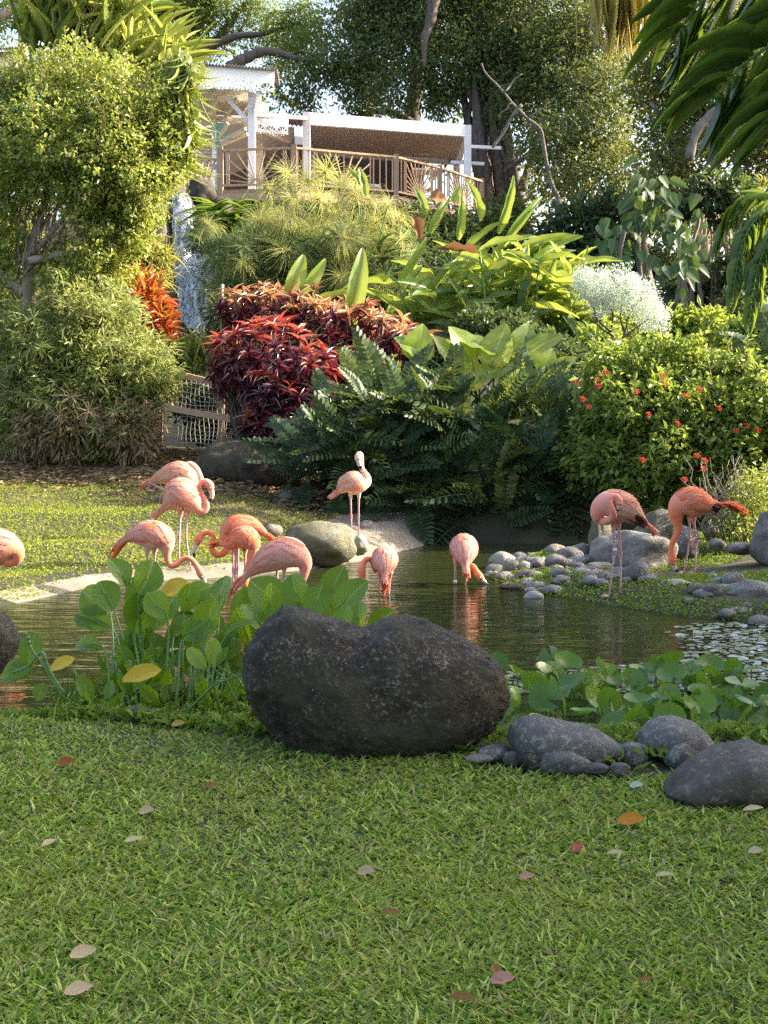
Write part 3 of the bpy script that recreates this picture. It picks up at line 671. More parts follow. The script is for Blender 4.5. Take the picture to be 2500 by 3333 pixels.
# packed small cobbles between the named ones, and gravel-sized ones in the near row
def scatter_cobbles(n, fx, label, group, mk, s0, s1):
    k = 0
    while k < n:
        x, y, ok = fx()
        if not ok: continue
        k += 1; s = R.uniform(s0, s1); key = (mk, False, k % 6)
        if key not in VAR: VAR[key] = rock_mesh('rock', M[mk], 40 + k, 3)
        ob('cobble', VAR[key], None, Matrix.Translation((x, y, gz(x, y) + s * .18)) @ Matrix.Rotation(R.uniform(0, 6), 4, 'Z') @ Matrix.Diagonal((s, s * R.uniform(.6, .95), s * R.uniform(.4, .65), 1)), label, 'cobble', group)
def f1():
    y = R.uniform(12.6, 15.8); x = np.interp(y, [12.3, 13, 14.3, 15.6], [1.75, 1.3, 1.03, 1.2]) + abs(R.gauss(0, .55)) + .03
    return x, y, x < 2.35
scatter_cobbles(62, f1, 'small rounded cobble packed among the bigger numbered stones'.replace('numbered ', ''), 'small cobbles packed between the bigger stones of the bank', 'rockc', .05, .11)
def f2():
    y = R.uniform(11.0, 13.6); x = R.uniform(2.2, 4.2); return x, y, float(sdist(np.array([x]), np.array([y]))[0]) > .1
scatter_cobbles(20, f2, 'small cobble lying loose in the weeds of the right bank', 'loose cobbles in the weeds of the right bank', 'rockc', .04, .10)
def f3():
    x = R.uniform(.35, 2.2); y = np.interp(x, *EX) + R.uniform(.06, .5); return x, y, True
scatter_cobbles(9, f3, 'small dark stone filling a gap in the near stone row', 'small stones filling the near stone row', 'rock', .03, .065)
# ================================================================== FLAMINGOS
def skinm(nt):
    at = nt.nodes.new('ShaderNodeAttribute'); at.attribute_name = 'fcol'
    mp = nd(nt, 'ShaderNodeMapping', {'Scale': (60, 60, 25)}); nt.links.new(objvec(nt), mp.inputs[0])
    n = noise_t(nt, 1.0, 4, mp.outputs[0]); c = mix(nt, .45, at.outputs['Color'], mix(nt, n, (.85, .8, .8), (1.2, 1.2, 1.2)), 'MULTIPLY')
    p = nd(nt, 'ShaderNodeBsdfPrincipled', {'Base Color': c, 'Roughness': .75, 'Specular IOR Level': .2, 'Sheen Weight': .3})
    b = nd(nt, 'ShaderNodeBump', {'Strength': .5, 'Distance': .006, 'Height': n}); nt.links.new(b.outputs[0], p.inputs['Normal'])
    return p.outputs[0]
M['skin'] = mat('flamingo plumage', skinm)
def featherm(name, stops): return leafm(name, stops, (.95, .40, .22), .3, .75, .12)
M['fpale'] = featherm('pale pink feathers', G((.82, .36, .27), (.84, .48, .39), (.82, .25, .14), (.84, .52, .45), (.82, .41, .32), (.82, .30, .19)))
M['fcoral'] = featherm('coral feathers', G((.86, .26, .13), (.88, .36, .22), (.86, .20, .08), (.88, .46, .33)))
M['ftail'] = featherm('orange red feathers', G((.78, .14, .04), (.82, .22, .08), (.76, .10, .03)))
M['fcream'] = featherm('cream pink feathers', G((.82, .46, .34), (.84, .56, .45), (.82, .33, .21), (.83, .42, .30)))
M['fblack'] = featherm('black flight feathers', G((.02, .015, .015), (.03, .02, .02)))
M['billp'] = plain('bill base', (.70, .50, .44), .4, .4, 20, .1)
M['bandw'] = plain('white leg band', (.8, .8, .8), .4, .5, 5, .02)
M['bandb'] = plain('blue leg band', (.02, .09, .5), .4, .5, 5, .05)
M['eye'] = plain('pale eye', (.75, .68, .35), .2, .6, 5, .02)
T_FEA = tmpl(5, 2, lambda t: (max(0, 1 - (2 * t ** .8 - 1) ** 4)) ** .5, droop=.02, fold=.07)
T_TAIL = tmpl(5, 2, lance, droop=.12, fold=.25)
FG = 'wading flamingos'
COLS = {'coral': ((.82, .22, .09), (.82, .30, .18), (.80, .14, .04)), 'pale': ((.80, .24, .14), (.80, .42, .31), (.80, .20, .09)), 'pink': ((.82, .28, .20), (.82, .36, .27), (.80, .22, .13)), 'cream': ((.82, .44, .30), (.82, .52, .38), (.80, .30, .17))}
def flamingo(label, Y, spine, legs, bill, pal='pale', fe='fpale', rear=False, wf=.9, wing=(1, 5), tail=None, band=None, black=None, fsize=1.0, nosplit=False, feet=True):
    k = Y / F
    S = [tuple(s) + (0.0,) * (4 - len(s)) for s in spine]
    P = np.array([list(W(s[0], s[1], Y) + Vector((0, s[3], 0))) + [s[2] * k, 0] for s in S])
    for i in range(len(P)):
        r = P[i, 3]; P[i, 4] = r * (wf if r > .06 else 1.0)
    m = 5; Q = smooth_path(P, m); pts, rad, rw = Q[:, :3], np.maximum(Q[:, 3], .003), np.maximum(Q[:, 4], .003)
    L0 = (1, 0, 0) if rear else (0, 1, 0)
    mb = MB(); mb.tube(pts, rad, 22, 0, rw, L0)
    base = mb.mesh('flamingo_body', M['skin'], True)
    # legs: closed tubes with joint knob and webbed toes
    lm = MB(); legpts = []
    head = P[-1, :3]; face = 1 if P[-3:, 0].mean() > P[1:4, 0].mean() else -1
    for lg in legs:
        q = np.array([list(W(a[0], a[1], Y) + Vector((0, a[2] if len(a) > 2 else 0, 0))) for a in lg])
        hip, ank, foot = q[0], q[1], q[2]
        up = hip + (hip - ank) * .12
        pl = np.array([up, hip, hip * .75 + ank * .25, hip * .1 + ank * .9, ank, ank * .9 + foot * .1, ank * .8 + foot * .2, foot * .97 + ank * .03, foot])
        lm.tube(pl, [.03, .026, .0125, .010, .0155, .013, .009, .0085, .011], 10)
        legpts.append(pl)
        if feet:
            for a in (-.5, 0, .5):
                d = np.array([math.cos(a) * face * .9, math.sin(a) * 1.0 - .25, 0]) * .085
                lm.tube([foot + (0, 0, .004), foot + d * .5 + (0, 0, .006), foot + d + (0, 0, -.002)], [.010, .008, .003], 6, 0, [.012, .012, .006])
            lm.tube([foot, foot + np.array([face * .035, -.01, 0]), foot + np.array([face * .065, -.02, 0])], [.006, .005, .003], 6, 0, [.012, .03, .04], L0=(0, 1, 0))
    lmesh = lm.mesh('leg', M['skin'], True)
    o1 = bpy.data.objects.new('tmp_a', base); o2 = bpy.data.objects.new('tmp_b', lmesh); col.objects.link(o1); col.objects.link(o2)
    md = o1.modifiers.new('b', 'BOOLEAN'); md.operation = 'UNION'; md.object = o2; md.solver = 'EXACT'; md.use_self = True
    dg = bpy.context.evaluated_depsgraph_get(); dg.update()
    res = bpy.data.meshes.new_from_object(o1.evaluated_get(dg))
    ok = len(res.vertices) > len(base.vertices) * .7
    bpy.data.objects.remove(o1); bpy.data.objects.remove(o2)
    if not ok: mb.add(np.concatenate(lm.V), [tuple(map(int, f)) for ff, _ in lm.F for f in ff]); res = mb.mesh('flamingo_body', M['skin'], True)
    res.name = 'flamingo_body'
    n = len(res.vertices); co = np.zeros(n * 3, np.float32); res.vertices.foreach_get('co', co); co = co.reshape(-1, 3)
    dist = np.linalg.norm(co[:, None] - pts[None], axis=2) / (rad[None] + .004); t = dist.argmin(1) / (len(pts) - 1); dmin = dist.min(1)
    nc, bc, tc = [np.array(c) for c in COLS[pal]]
    bi = min(wing[1] + .6, len(S) - 1) / (len(S) - 1); f = sst((t - bi + .08) / .14)[:, None]
    colr = bc * (1 - f) + nc * f
    ft = sst((.10 - t) / .1)[:, None]; colr = colr * (1 - ft) + tc * ft
    lp = np.concatenate(legpts); ld = np.full(n, 9.0)
    for pl in legpts:
        for a, b in zip(pl[:-1], pl[1:]):
            ab = b - a; u = np.clip(((co - a) @ ab) / (ab @ ab + 1e-9), 0, 1); ld = np.minimum(ld, np.linalg.norm(co - a - u[:, None] * ab, axis=1))
    isleg = (ld < .02) & (dmin > 1.05); joint = np.min([np.linalg.norm(co - pl[4], axis=1) for pl in legpts], 0)
    lc = np.array([.55, .36, .33]); jc = np.array([.42, .10, .14]); ff = sst(1 - joint / .05)[:, None]
    footd = np.min([np.linalg.norm(co - pl[-1], axis=1) for pl in legpts], 0); ff = np.maximum(ff, sst(1 - footd / .07)[:, None] * .8)
    colr = np.where(isleg[:, None] | (footd < .1)[:, None] & (dmin > 1.2)[:, None], lc * (1 - ff) + jc * ff, colr)
    at = res.attributes.new('fcol', 'FLOAT_COLOR', 'POINT'); at.data.foreach_set('color', np.hstack([colr, np.ones((n, 1))]).astype(np.float32).ravel())
    res.polygons.foreach_set('use_smooth', np.ones(len(res.polygons), dtype=bool))
    bp = W(legs[0][2][0], legs[0][2][1], Y)
    root = thing('flamingo', bp, label, 'flamingo', FG)
    ob('body', res, root)
    # frames for feathers
    T = nrm(np.gradient(pts, axis=0)); i0, i1 = wing[0] * m, wing[1] * m
    for sg in (-1, 1):
        Pf, Df, Nf, Lf = [], [], [], []
        ns = 15; rows = [3, 13, 24, 35, 46, 57, 68, 79, 90, 101, 112]
        for a in range(ns):
            s_ = i1 - (i1 - i0) * (a / (ns - 1)) ** .9; i = int(s_)
            Lv = np.array(L0, float); Lv = Lv - T[i] * (Lv @ T[i]); Lv /= np.linalg.norm(Lv); U = np.cross(T[i], Lv)
            if U[2] < 0: U = -U
            for bq, ph in enumerate(rows):
                ph = math.radians(ph + R.uniform(-6, 6)); e = 1.02 + .03 * a / ns
                nv = Lv * sg * math.sin(ph) + U * math.cos(ph)
                p = pts[i] + Lv * sg * rw[i] * math.sin(ph) * e + U * rad[i] * math.cos(ph) * e
                if p[2] < -.0: continue
                dn = np.cross(nv, T[i]); dn = dn if dn[2] < 0 else -dn
                d = -T[i] + dn * R.uniform(.05, .38) * (.4 + .6 * math.sin(ph)) + nv * .012
                Pf.append(p); Df.append(d); Nf.append(nv); Lf.append(R.uniform(.12, .19) * (1 if rear else fsize))
        fm = MB(); leaves(fm, T_FEA, Pf, Df, Nf, np.array(Lf), np.array(Lf) * .17)
        # lay every feather down on the curve of the body
        V = fm.V[0]; kv = len(T_FEA[0]); ni = len(pts); lift = np.repeat(rng.uniform(.0, .010, len(V) // kv), kv); tt = np.tile(T_FEA[0][:, 0], len(V) // kv)
        out = V.copy()
        dd = np.linalg.norm(V[:, None] - pts[None, :i1 + 6], axis=2); ii = dd.argmin(1)
        for j in range(len(V)):
            i = int(ii[j]); Lv = np.array(L0, float); Lv = Lv - T[i] * (Lv @ T[i]); Lv /= np.linalg.norm(Lv); U = np.cross(T[i], Lv)
            dv = V[j] - pts[i]; tn = dv @ T[i]; a_, b_ = dv @ Lv, dv @ U
            st_ = np.linalg.norm(pts[min(i + 1, ni - 1)] - pts[i]) + 1e-6; i2 = min(max(i + (1 if tn > 0 else -1), 0), ni - 1); f_ = min(abs(tn) / st_, 1)
            rx = rw[i] * (1 - f_) + rw[i2] * f_; rz = rad[i] * (1 - f_) + rad[i2] * f_
            if i == 0 and tn < 0:
                m3 = math.hypot(a_, b_) + 1e-6; lim = rad[2] * .8 + .05 * abs(tn) + lift[j]
                if m3 > lim: out[j] = pts[0] + T[0] * tn + (Lv * a_ + U * b_) * (lim / m3)
                continue
            q_ = math.sqrt((a_ / max(rx, .004)) ** 2 + (b_ / max(rz, .004)) ** 2) + 1e-6
            sc2 = min(1.0 / q_ * 1.02, 1.0) if i < 6 else 1.02 / q_
            m2 = math.hypot(a_, b_) + 1e-6
            out[j] = pts[i] + T[i] * tn + (Lv * a_ + U * b_) * (sc2 + (.001 + lift[j] * (.4 + .6 * tt[j])) / m2)
        fm.V[0] = out
        ob('wing', fm.mesh('wing', M[fe], True), root)
    tl = MB(); t0 = pts[0]; dt = -T[1]
    if tail is None: tail = (0.0, -.25, .16)
    for q in range(11):
        d = Vector(dt) + Vector((R.uniform(-.14, .14) + tail[0], R.uniform(-.2, .2), R.uniform(-.18, .12) + tail[1]))
        st_ = pts[2] + (rng.random(3) - .5) * .05
        leaves(tl, T_TAIL, [st_], [list(d)], [[.1 * R.random(), -.3 + .6 * R.random(), 1]], [tail[2] * R.uniform(.7, 1.15)], [.035])
    ob('tail', tl.mesh('tail', M['ftail'], True), root)
    if black:
        bl = MB()
        for (a, b) in black:
            A = W(a[0], a[1], Y) + Vector((0, -.085, 0)); Bv = W(b[0], b[1], Y) + Vector((0, -.05, 0)); d = Bv - A
            for q in range(4):
                leaves(bl, T_TAIL, [A + Vector((0, R.uniform(-.01, .05), R.uniform(-.01, .02)))], [d + Vector((R.uniform(-.02, .02), 0, R.uniform(-.03, .03)))], [(0.05, -1, .4)], [d.length * R.uniform(.8, 1.1)], [.05])
        ob('flight_feathers', bl.mesh('flight_feathers', M['fblack'], True), root)
    if bill:
        q = smooth_path([list(W(b[0], b[1], Y) + Vector((0, b[3] if len(b) > 3 else S[-1][3], 0))) + [b[2] * k] for b in bill], 4)
        V, Fs = sweep(q[:, :3], q[:, 3], 12, q[:, 3] * .75, (0, 1, 0)); bm_ = MB(); cut = int(len(q) * .56)
        bm_.add(V, [f for f in Fs if len(f) == 4 and max(f) < (cut + 1) * 12], 0); bm_.add(V, [f for f in Fs if len(f) > 4 or max(f) >= (cut + 1) * 12], 1)
        ob('bill', bm_.mesh('bill', [M['billp'], M['black']], True), root)
        hp = pts[-3]; hr = rad[-3]; Tn = T[-3]
        Lv = np.array((0, 1, 0), float); Lv -= Tn * (Lv @ Tn); Lv /= max(np.linalg.norm(Lv), 1e-3)
        for sg in (-1, 1):
            em = MB(); v, fc = ICO[2]; em.add(v * .0065 + hp + Lv * sg * hr * .93 + Tn * .004, fc); ob('eye', em.mesh('eye', M['eye'], True), root)
    if band:
        for (px, py, w_, h_, mm) in band:
            c = W(px, py, Y); bm2 = MB(); bm2.tube([c - Vector((0, 0, h_ / 2)), c + Vector((0, 0, h_ / 2))], [w_ / 2, w_ / 2], 12); ob('leg_band', bm2.mesh('leg_band', M[mm], True), root)
    return root
wy = lambda Y: 1400 + (CAMZ + .32) * F / Y    # picture row of the pond bottom
# feeding bird
flamingo('flamingo feeding with its neck bent down right of its body, its tail pointing left', 13.1,
 [(402, 1762, 6), (425, 1748, 19), (460, 1740, 38), (495, 1741, 46), (524, 1754, 44), (540, 1774, 30), (543, 1798, 16), (546, 1822, 11), (558, 1841, 10), (577, 1836, 9), (594, 1821, 8), (611, 1815, 8), (629, 1826, 8.5), (643, 1847, 10), (654, 1866, 13.5), (662, 1880, 11)],
 [[(479, 1790), (478, 1856), (477, wy(13.1))], [(500, 1790, .08), (497, 1856, .08), (493, wy(13.1), .08)]],
 [(662, 1880, 9), (665, 1898, 8), (660, 1913, 7.5), (652, 1921, 5), (645, 1925, 1.5)], 'pale', 'fpale', tail=(-.1, -.35, .22))
flamingo('pale flamingo on the shore, neck in an S, beak resting on it', 14.4,
 [(527, 1660, 6), (543, 1647, 18), (563, 1628, 42), (584, 1611, 54), (606, 1618, 52), (628, 1636, 36), (645, 1655, 20), (660, 1662, 13), (672, 1652, 10), (670, 1632, 9), (657, 1611, 8.5), (649, 1590, 8), (655, 1574, 9), (669, 1568, 11), (682, 1577, 13), (687, 1591, 11)],
 [[(608, 1672), (606, 1757), (624, 1868)], [(584, 1672, .07), (579, 1748, .07), (581, 1876, .07)]],
 [(687, 1591, 9), (690, 1607, 8), (688, 1620, 6.5), (683, 1627, 4), (677, 1631, 1.5)], 'pink', 'fcream', tail=(-.1, -.25, .16), fsize=1.2)
flamingo('flamingo behind the pale S-necked one, preening with one leg tucked up', 16.5,
 [(484, 1568, 5), (502, 1561, 12), (528, 1552, 24), (557, 1544, 34), (586, 1541, 38), (612, 1551, 34), (630, 1569, 24), (645, 1580, 14), (654, 1564, 10), (648, 1543, 9.5), (637, 1522, 9.5), (622, 1511, 9.5), (608, 1514, 10, .03), (600, 1524, 10, .06)],
 [[(587, 1576), (586, 1745), (590, 1400 + 1.3 * F / 16.5)], [(548, 1598, -.06), (489, 1571, -.06), (483, 1596, -.06)]],
 [(600, 1524, 8, .07), (592, 1534, 6, .07), (586, 1545, 2, .07)], 'cream', 'fcream', tail=(-.1, -.2, .16))
flamingo('coral flamingo facing left with its neck curled in a loop and its bill hanging down', 14.0,
 [(872, 1748, 5), (850, 1728, 14), (820, 1714, 28), (786, 1714, 38), (758, 1722, 38), (738, 1741, 26), (738, 1764, 16), (740, 1784, 13), (725, 1801, 11.5), (706, 1805, 10.5), (692, 1791, 10), (690, 1769, 9), (695, 1751, 8.5), (689, 1737, 8.5), (674, 1732, 9), (659, 1739, 10), (647, 1755, 13), (640, 1769, 10)],
 [[(757, 1765), (760, 1850), (759, wy(14.))], [(772, 1765, .08), (772, 1850, .08), (770, wy(14.), .08)]],
 [(640, 1769, 9), (635, 1783, 8), (631, 1796, 6.5), (632, 1806, 4.5), (636, 1814, 1.5)], 'coral', 'fcoral', tail=(.25, -.3, .24))
flamingo('coral flamingo in front of the loop-necked one, its neck reaching straight down', 13.6,
 [(706, 1772, 4), (728, 1771, 7), (752, 1770, 20), (774, 1756, 34), (796, 1752, 40), (815, 1764, 34), (824, 1786, 20), (819, 1812, 13.5), (811, 1838, 11.5), (805, 1862, 11), (800, 1888, 11), (800, 1915, 12), (800, 1935, 10)],
 [[(766, 1793), (766, 1856), (762, wy(13.6))], [(795, 1793, .08), (795, 1858, .08), (796, wy(13.6), .08)]],
 None, 'coral', 'fcoral', wing=(2, 6), tail=(-.3, -.1, .12))
flamingo('large pink flamingo hunched low in the water, its orange tail pointing down left', 12.4,
 [(790, 1886, 6), (808, 1868, 13), (834, 1846, 26), (868, 1824, 42), (905, 1806, 50), (940, 1800, 50), (970, 1812, 42), (990, 1834, 28), (992, 1860, 16), (986, 1888, 12), (982, 1915, 11), (984, 1942, 12), (988, 1960, 9)],
 [[(925, 1846), (925, 1925), (925, wy(12.4))], [(900, 1846, .1), (898, 1925, .1), (898, wy(12.4), .1)]],
 None, 'pink', 'fpale', wing=(1, 6), tail=(-.35, -.45, .24), fsize=1.25)
flamingo('flamingo seen from behind with orange tail, bending its neck to the left into the water', 12.93,
 [(1252, 1868, 5, -.20), (1252, 1850, 20, -.16), (1252, 1830, 36, -.08), (1252, 1821, 41, .02), (1252, 1824, 40, .12), (1246, 1842, 24, .20), (1233, 1862, 13, .22), (1221, 1858, 10, .18), (1214, 1840, 8.5, .15), (1205, 1824, 8.5, .12), (1191, 1824, 9, .10), (1181, 1840, 10, .08), (1177, 1858, 12.5, .06), (1179, 1874, 12, .05), (1181, 1886, 9, .05)],
 [[(1235, 1868, 0), (1235, 1940, 0), (1234, wy(12.93), 0)], [(1270, 1866, 0), (1265, 1940, 0), (1265, wy(12.93), 0)]],
 [(1181, 1884, 8), (1184, 1896, 7.5), (1189, 1907, 6.5), (1195, 1915, 4), (1200, 1919, 1.5)], 'coral', 'fpale', rear=True, wf=1.0, wing=(1, 4), tail=(0, -1.1, .19))
flamingo('flamingo seen from behind with two white leg bands, its neck stretched right to the stones', 13.65,
 [(1512, 1838, 5, -.20), (1511, 1818, 22, -.16), (1511, 1795, 38, -.08), (1511, 1785, 44, .02), (1511, 1788, 43, .12), (1510, 1808, 28, .20), (1511, 1832, 15, .20), (1520, 1852, 10, .16), (1531, 1850, 9.5, .12), (1541, 1846, 9.5, .08), (1551, 1861, 10, .06), (1561, 1875, 12, .04), (1569, 1886, 10, .02)],
 [[(1483, 1824, 0), (1481, 1895, 0), (1482, wy(13.65), 0)], [(1522, 1832, 0), (1516, 1908, 0), (1516, wy(13.65), 0)]],
 [(1569, 1886, 8), (1578, 1894, 6), (1586, 1900, 3), (1592, 1904, 1.5)], 'coral', 'fpale', rear=True, wf=1.0, wing=(1, 4), tail=(0, -.7, .13),
 band=[(1481, 1892, .034, .022, 'bandw'), (1481, 1900, .030, .012, 'black')])
flamingo('upright flamingo standing on stones in front of the dark palm bush with its neck raised', 16.7,
 [(1096, 1604, 4), (1108, 1595, 13), (1122, 1581, 28), (1142, 1574, 37), (1161, 1571, 37), (1179, 1569, 30), (1191, 1564, 20, .0), (1192, 1550, 13), (1184, 1536, 9.5), (1177, 1522, 8.5, .02), (1176, 1507, 8, .03), (1176, 1492, 8, .03), (1174, 1481, 9, .0), (1169, 1479, 10, -.03), (1166, 1487, 11.5, -.06), (1167, 1497, 9.5, -.08)],
 [[(1141, 1610), (1143, 1676), (1145, 1742)], [(1168, 1610, .03), (1167, 1676, .03), (1167, 1748, .03)]],
 [(1167, 1497, 8, -.08), (1170, 1508, 7, -.09), (1173, 1518, 6, -.09), (1174, 1527, 3, -.085)], 'cream', 'fcream', tail=(-.15, -.2, .10))
flamingo('pink flamingo on the pebbly bank preening its back, a white band on one leg', 12.3,
 [(2108, 1712, 5), (2092, 1700, 14), (2068, 1680, 30), (2040, 1660, 46), (2010, 1649, 52), (1982, 1646, 50), (1958, 1655, 38), (1946, 1676, 24), (1957, 1693, 15), (1975, 1693, 13, -.08), (1988, 1676, 12, -.14), (1983, 1655, 11, -.165), (1976, 1634, 11, -.16), (1980, 1618, 11, -.15), (1993, 1613, 12, -.14), (2003, 1624, 14, -.145), (2004, 1640, 12, -.15)],
 [[(1997, 1706), (2000, 1800), (1983, 1940)], [(2016, 1706, .06), (2024, 1798, .06), (2025, 1940, .06)]],
 [(2004, 1640, 9, -.155), (2002, 1652, 6, -.155), (2000, 1660, 2, -.15)], 'pink', 'fcream', tail=(.2, -.3, .12), wing=(1, 5),
 band=[(2001, 1789, .034, .022, 'bandw')], black=[((2040, 1662), (2104, 1718)), ((2060, 1680), (2112, 1712)), ((2030, 1680), (2090, 1712))])
flamingo('bright orange flamingo pecking at the grass, a blue band on one leg, rightmost bird', 13.7,
 [(2352, 1644, 5), (2330, 1645, 14), (2304, 1644, 30), (2274, 1638, 45), (2246, 1636, 50), (2219, 1645, 44), (2203, 1667, 30), (2203, 1692, 19), (2208, 1716, 14), (2203, 1740, 11.5), (2191, 1762, 10), (2185, 1785, 9.5), (2187, 1806, 11.5), (2190, 1822, 14.5), (2191, 1836, 11)],
 [[(2245, 1688), (2245, 1762), (2227, 1864)], [(2262, 1688, .07), (2272, 1762, .07), (2267, 1868, .07)]],
 [(2191, 1836, 9), (2195, 1846, 8), (2202, 1855, 6), (2210, 1861, 1.5)], 'coral', 'fcoral', tail=(.25, -.25, .28),
 band=[(2273, 1751, .028, .016, 'bandb')], black=[((2310, 1652), (2345, 1662)), ((2315, 1645), (2348, 1656))], fsize=1.2)
flamingo('flamingo cut off by the left picture edge, only its rump and chest in view', 11.0,
 [(-170, 1812, 8), (-140, 1800, 22), (-95, 1788, 44), (-50, 1780, 56), (-5, 1780, 58), (34, 1787, 46), (55, 1803, 28), (52, 1822, 17), (30, 1832, 14), (0, 1828, 12), (-30, 1850, 12), (-50, 1880, 12), (-60, 1920, 14), (-62, 1940, 11)],
 [[(-70, 1830), (-70, 1920), (-70, wy(11.))], [(-45, 1830, .08), (-45, 1920, .08), (-45, wy(11.), .08)]],
 [(-62, 1940, 9), (-66, 1955, 8), (-72, 1968, 3)], 'coral', 'fpale', tail=(-.2, -.3, .2))
# ================================================================== HOUSE, DECK, PERGOLA, WATERFALL
def pc(root, name, mats, fn, **kw):
    mb = MB(); fn(mb); return ob(name, mb.mesh(name, mats), root, **kw)
def frac(a, b, t): return Vector(a) * (1 - t) + Vector(b) * t
def yz(py, z): return (z - CAMZ) * F / (1400 - py)        # distance at which height z shows on row py
# ---- deck and railing
ZR = 8.67; ZF = 7.66
PX = [(716, 488), (957, 480), (1290, 510), (1431, 545), (1568, 589)]
PP = [W(a, b, yz(b, ZR)) for a, b in PX]
deck = thing('wooden_deck', (PP[2].x, PP[2].y, ZF - .3), 'raised timber deck platform beneath the white pergola and sunburst railing', 'deck')
poly = [Vector((p.x, p.y + .05, ZF)) for p in PP]
def deckf(mb):
    back = [Vector((4.0, 46.5, ZF)), Vector((-6.5, 46.5, ZF)), Vector((-6.5, 37.5, ZF))]
    al = poly + back; n = len(al)
    V = [tuple(p) for p in al] + [(p.x, p.y, p.z - .12) for p in al]
    mb.add(V, [tuple(range(n - 1, -1, -1)), tuple(range(n, 2 * n))] + [(i, (i + 1) % n, (i + 1) % n + n, i + n) for i in range(n)])
pc(deck, 'floor', M['wood'], deckf)
for i in range(4):
    a, b = poly[i], poly[i + 1]
    pc(deck, 'fascia_board', M['woodp'], lambda mb: mb.bar(a + Vector((0, -.08, -.22)), b + Vector((0, -.08, -.22)), .05, .2))
    for t in (.1, .5, .9):
        q = frac(a, b, t); pc(deck, 'post', M['wood'], lambda mb: mb.bar(q + Vector((0, .1, -.13)), q + Vector((0, .1, -1.8)), .16, .16))
rail = thing('deck_railing', (PP[2].x, PP[2].y, ZF), 'brown timber deck railing with sunburst spokes along the terrace edge', 'railing')
up = Vector((0, 0, 1))
for i, p in enumerate(PP):
    pc(rail, 'post', M['wood'], lambda mb: mb.bar(Vector((p.x, p.y, ZF - .25)), Vector((p.x, p.y, ZR + .07)), .13, .13))
def sunburst(a, b, x0, x1, nsp=13, nb=3):
    """a, b: ends at top; burst panel between fractions x0 and x1, pickets elsewhere"""
    at = lambda t, h: Vector((a.x * (1 - t) + b.x * t, a.y * (1 - t) + b.y * t, ZF + h))
    pc(rail, 'top_rail', M['woodp'], lambda mb: mb.bar(at(0, 1.0), at(1, 1.0), .10, .05))
    pc(rail, 'bottom_rail', M['woodp'], lambda mb: mb.bar(at(0, .10), at(1, .10), .06, .05))
    L = (at(1, 0) - at(0, 0)).length; m = (x0 + x1) / 2; hw = (x1 - x0) / 2 * L
    def pk(t, n='baluster'):
        pc(rail, n, M['woodp'], lambda mb: mb.bar(at(t, .13), at(t, .97), .035, .035))
    for k in range(nb):
        if x0 > .04: pk(x0 * (k + .6) / (nb + .1))
        if x1 < .96: pk(x1 + (1 - x1) * (k + .5) / (nb + .1))
    pk(x0); pk(x1)
    for k in range(nsp):
        an = PI * (k + .5) / nsp; c, s_ = math.cos(an), math.sin(an)
        r = min(hw / max(abs(c), 1e-3), .84 / max(s_, 1e-3))
        e = at(m + c * r / L, .13 + s_ * r); st_ = at(m + c * .06 / L, .13 + s_ * .06)
        pc(rail, 'spoke', M['woodp'], lambda mb: mb.bar(st_, e, .03, .03))
sunburst(PP[0], PP[1], .12, .86, 11, 2); sunburst(PP[1], PP[2], .22, .74, 11, 4)
sunburst(PP[2], PP[3], .22, .80, 15, 3); sunburst(PP[3], PP[4], .22, .80, 17, 3)
# inner gate panel and left lower rail
rail2 = thing('stair_railing', W(650, 610, 38), 'dark slanted stair railing left of the deck beside the white wall', 'railing')
a, b = W(610, 512, 37.5), W(712, 520, 37)
pc(rail2, 'top_rail', M['wood'], lambda mb: mb.bar(a, b, .08, .06)); pc(rail2, 'post', M['wood'], lambda mb: mb.bar(a, a - up * 1.1, .08, .08))
for k in range(5):
    t = k / 5 + .1; q = frac(a, b, t); q2 = frac(a, b, .1 + t * .5) - up * .95; pc(rail2, 'spoke', M['wood'], lambda mb: mb.bar(q, q2, .04, .04))
# ---- pergola
ZP = 10.55; Q0 = W(998, 366, yz(366, ZP)); Q1 = W(1522, 408, yz(408, ZP)); dp = Vector((-.1, 4.4, 0))
perg = thing('pergola', (Q0.x, Q0.y, ZF), 'white louvred pergola with square posts over the deck', 'pergola')
for p in (Q0, Q1, Q0 + dp, Q1 + dp):
    pc(perg, 'post', M['white'], lambda mb: mb.bar(Vector((p.x, p.y, ZF)), Vector((p.x, p.y, ZP - .004)), .21, .21))
for a, b in ((Q0, Q1), (Q0 + dp, Q1 + dp), (Q0, Q0 + dp), (Q1, Q1 + dp)):
    d = (b - a).normalized() * .10
    pc(perg, 'beam', M['white'], lambda mb: mb.bar(a + d - up * .17, b - d - up * .17, .14, .34))
for a in (Q1 - up * .62, Q0 + dp - up * 1.05 + Vector((4.3, -2.5, 0))):
    pc(perg, 'gutter', M['white'], lambda mb: mb.bar(a, a + Vector((1.0, .1, -.03)), .10, .09))
nl = 46
for k in range(nl):
    t = (k + .5) / nl; a = frac(Q0, Q1, t) + Vector((0, .1, -.20)); b = a + dp - Vector((0, .2, 0))
    pc(perg, 'louvre', M['louver'], lambda mb: mb.bar(a, b, .118, .012, up=(.22, 0, 1)))
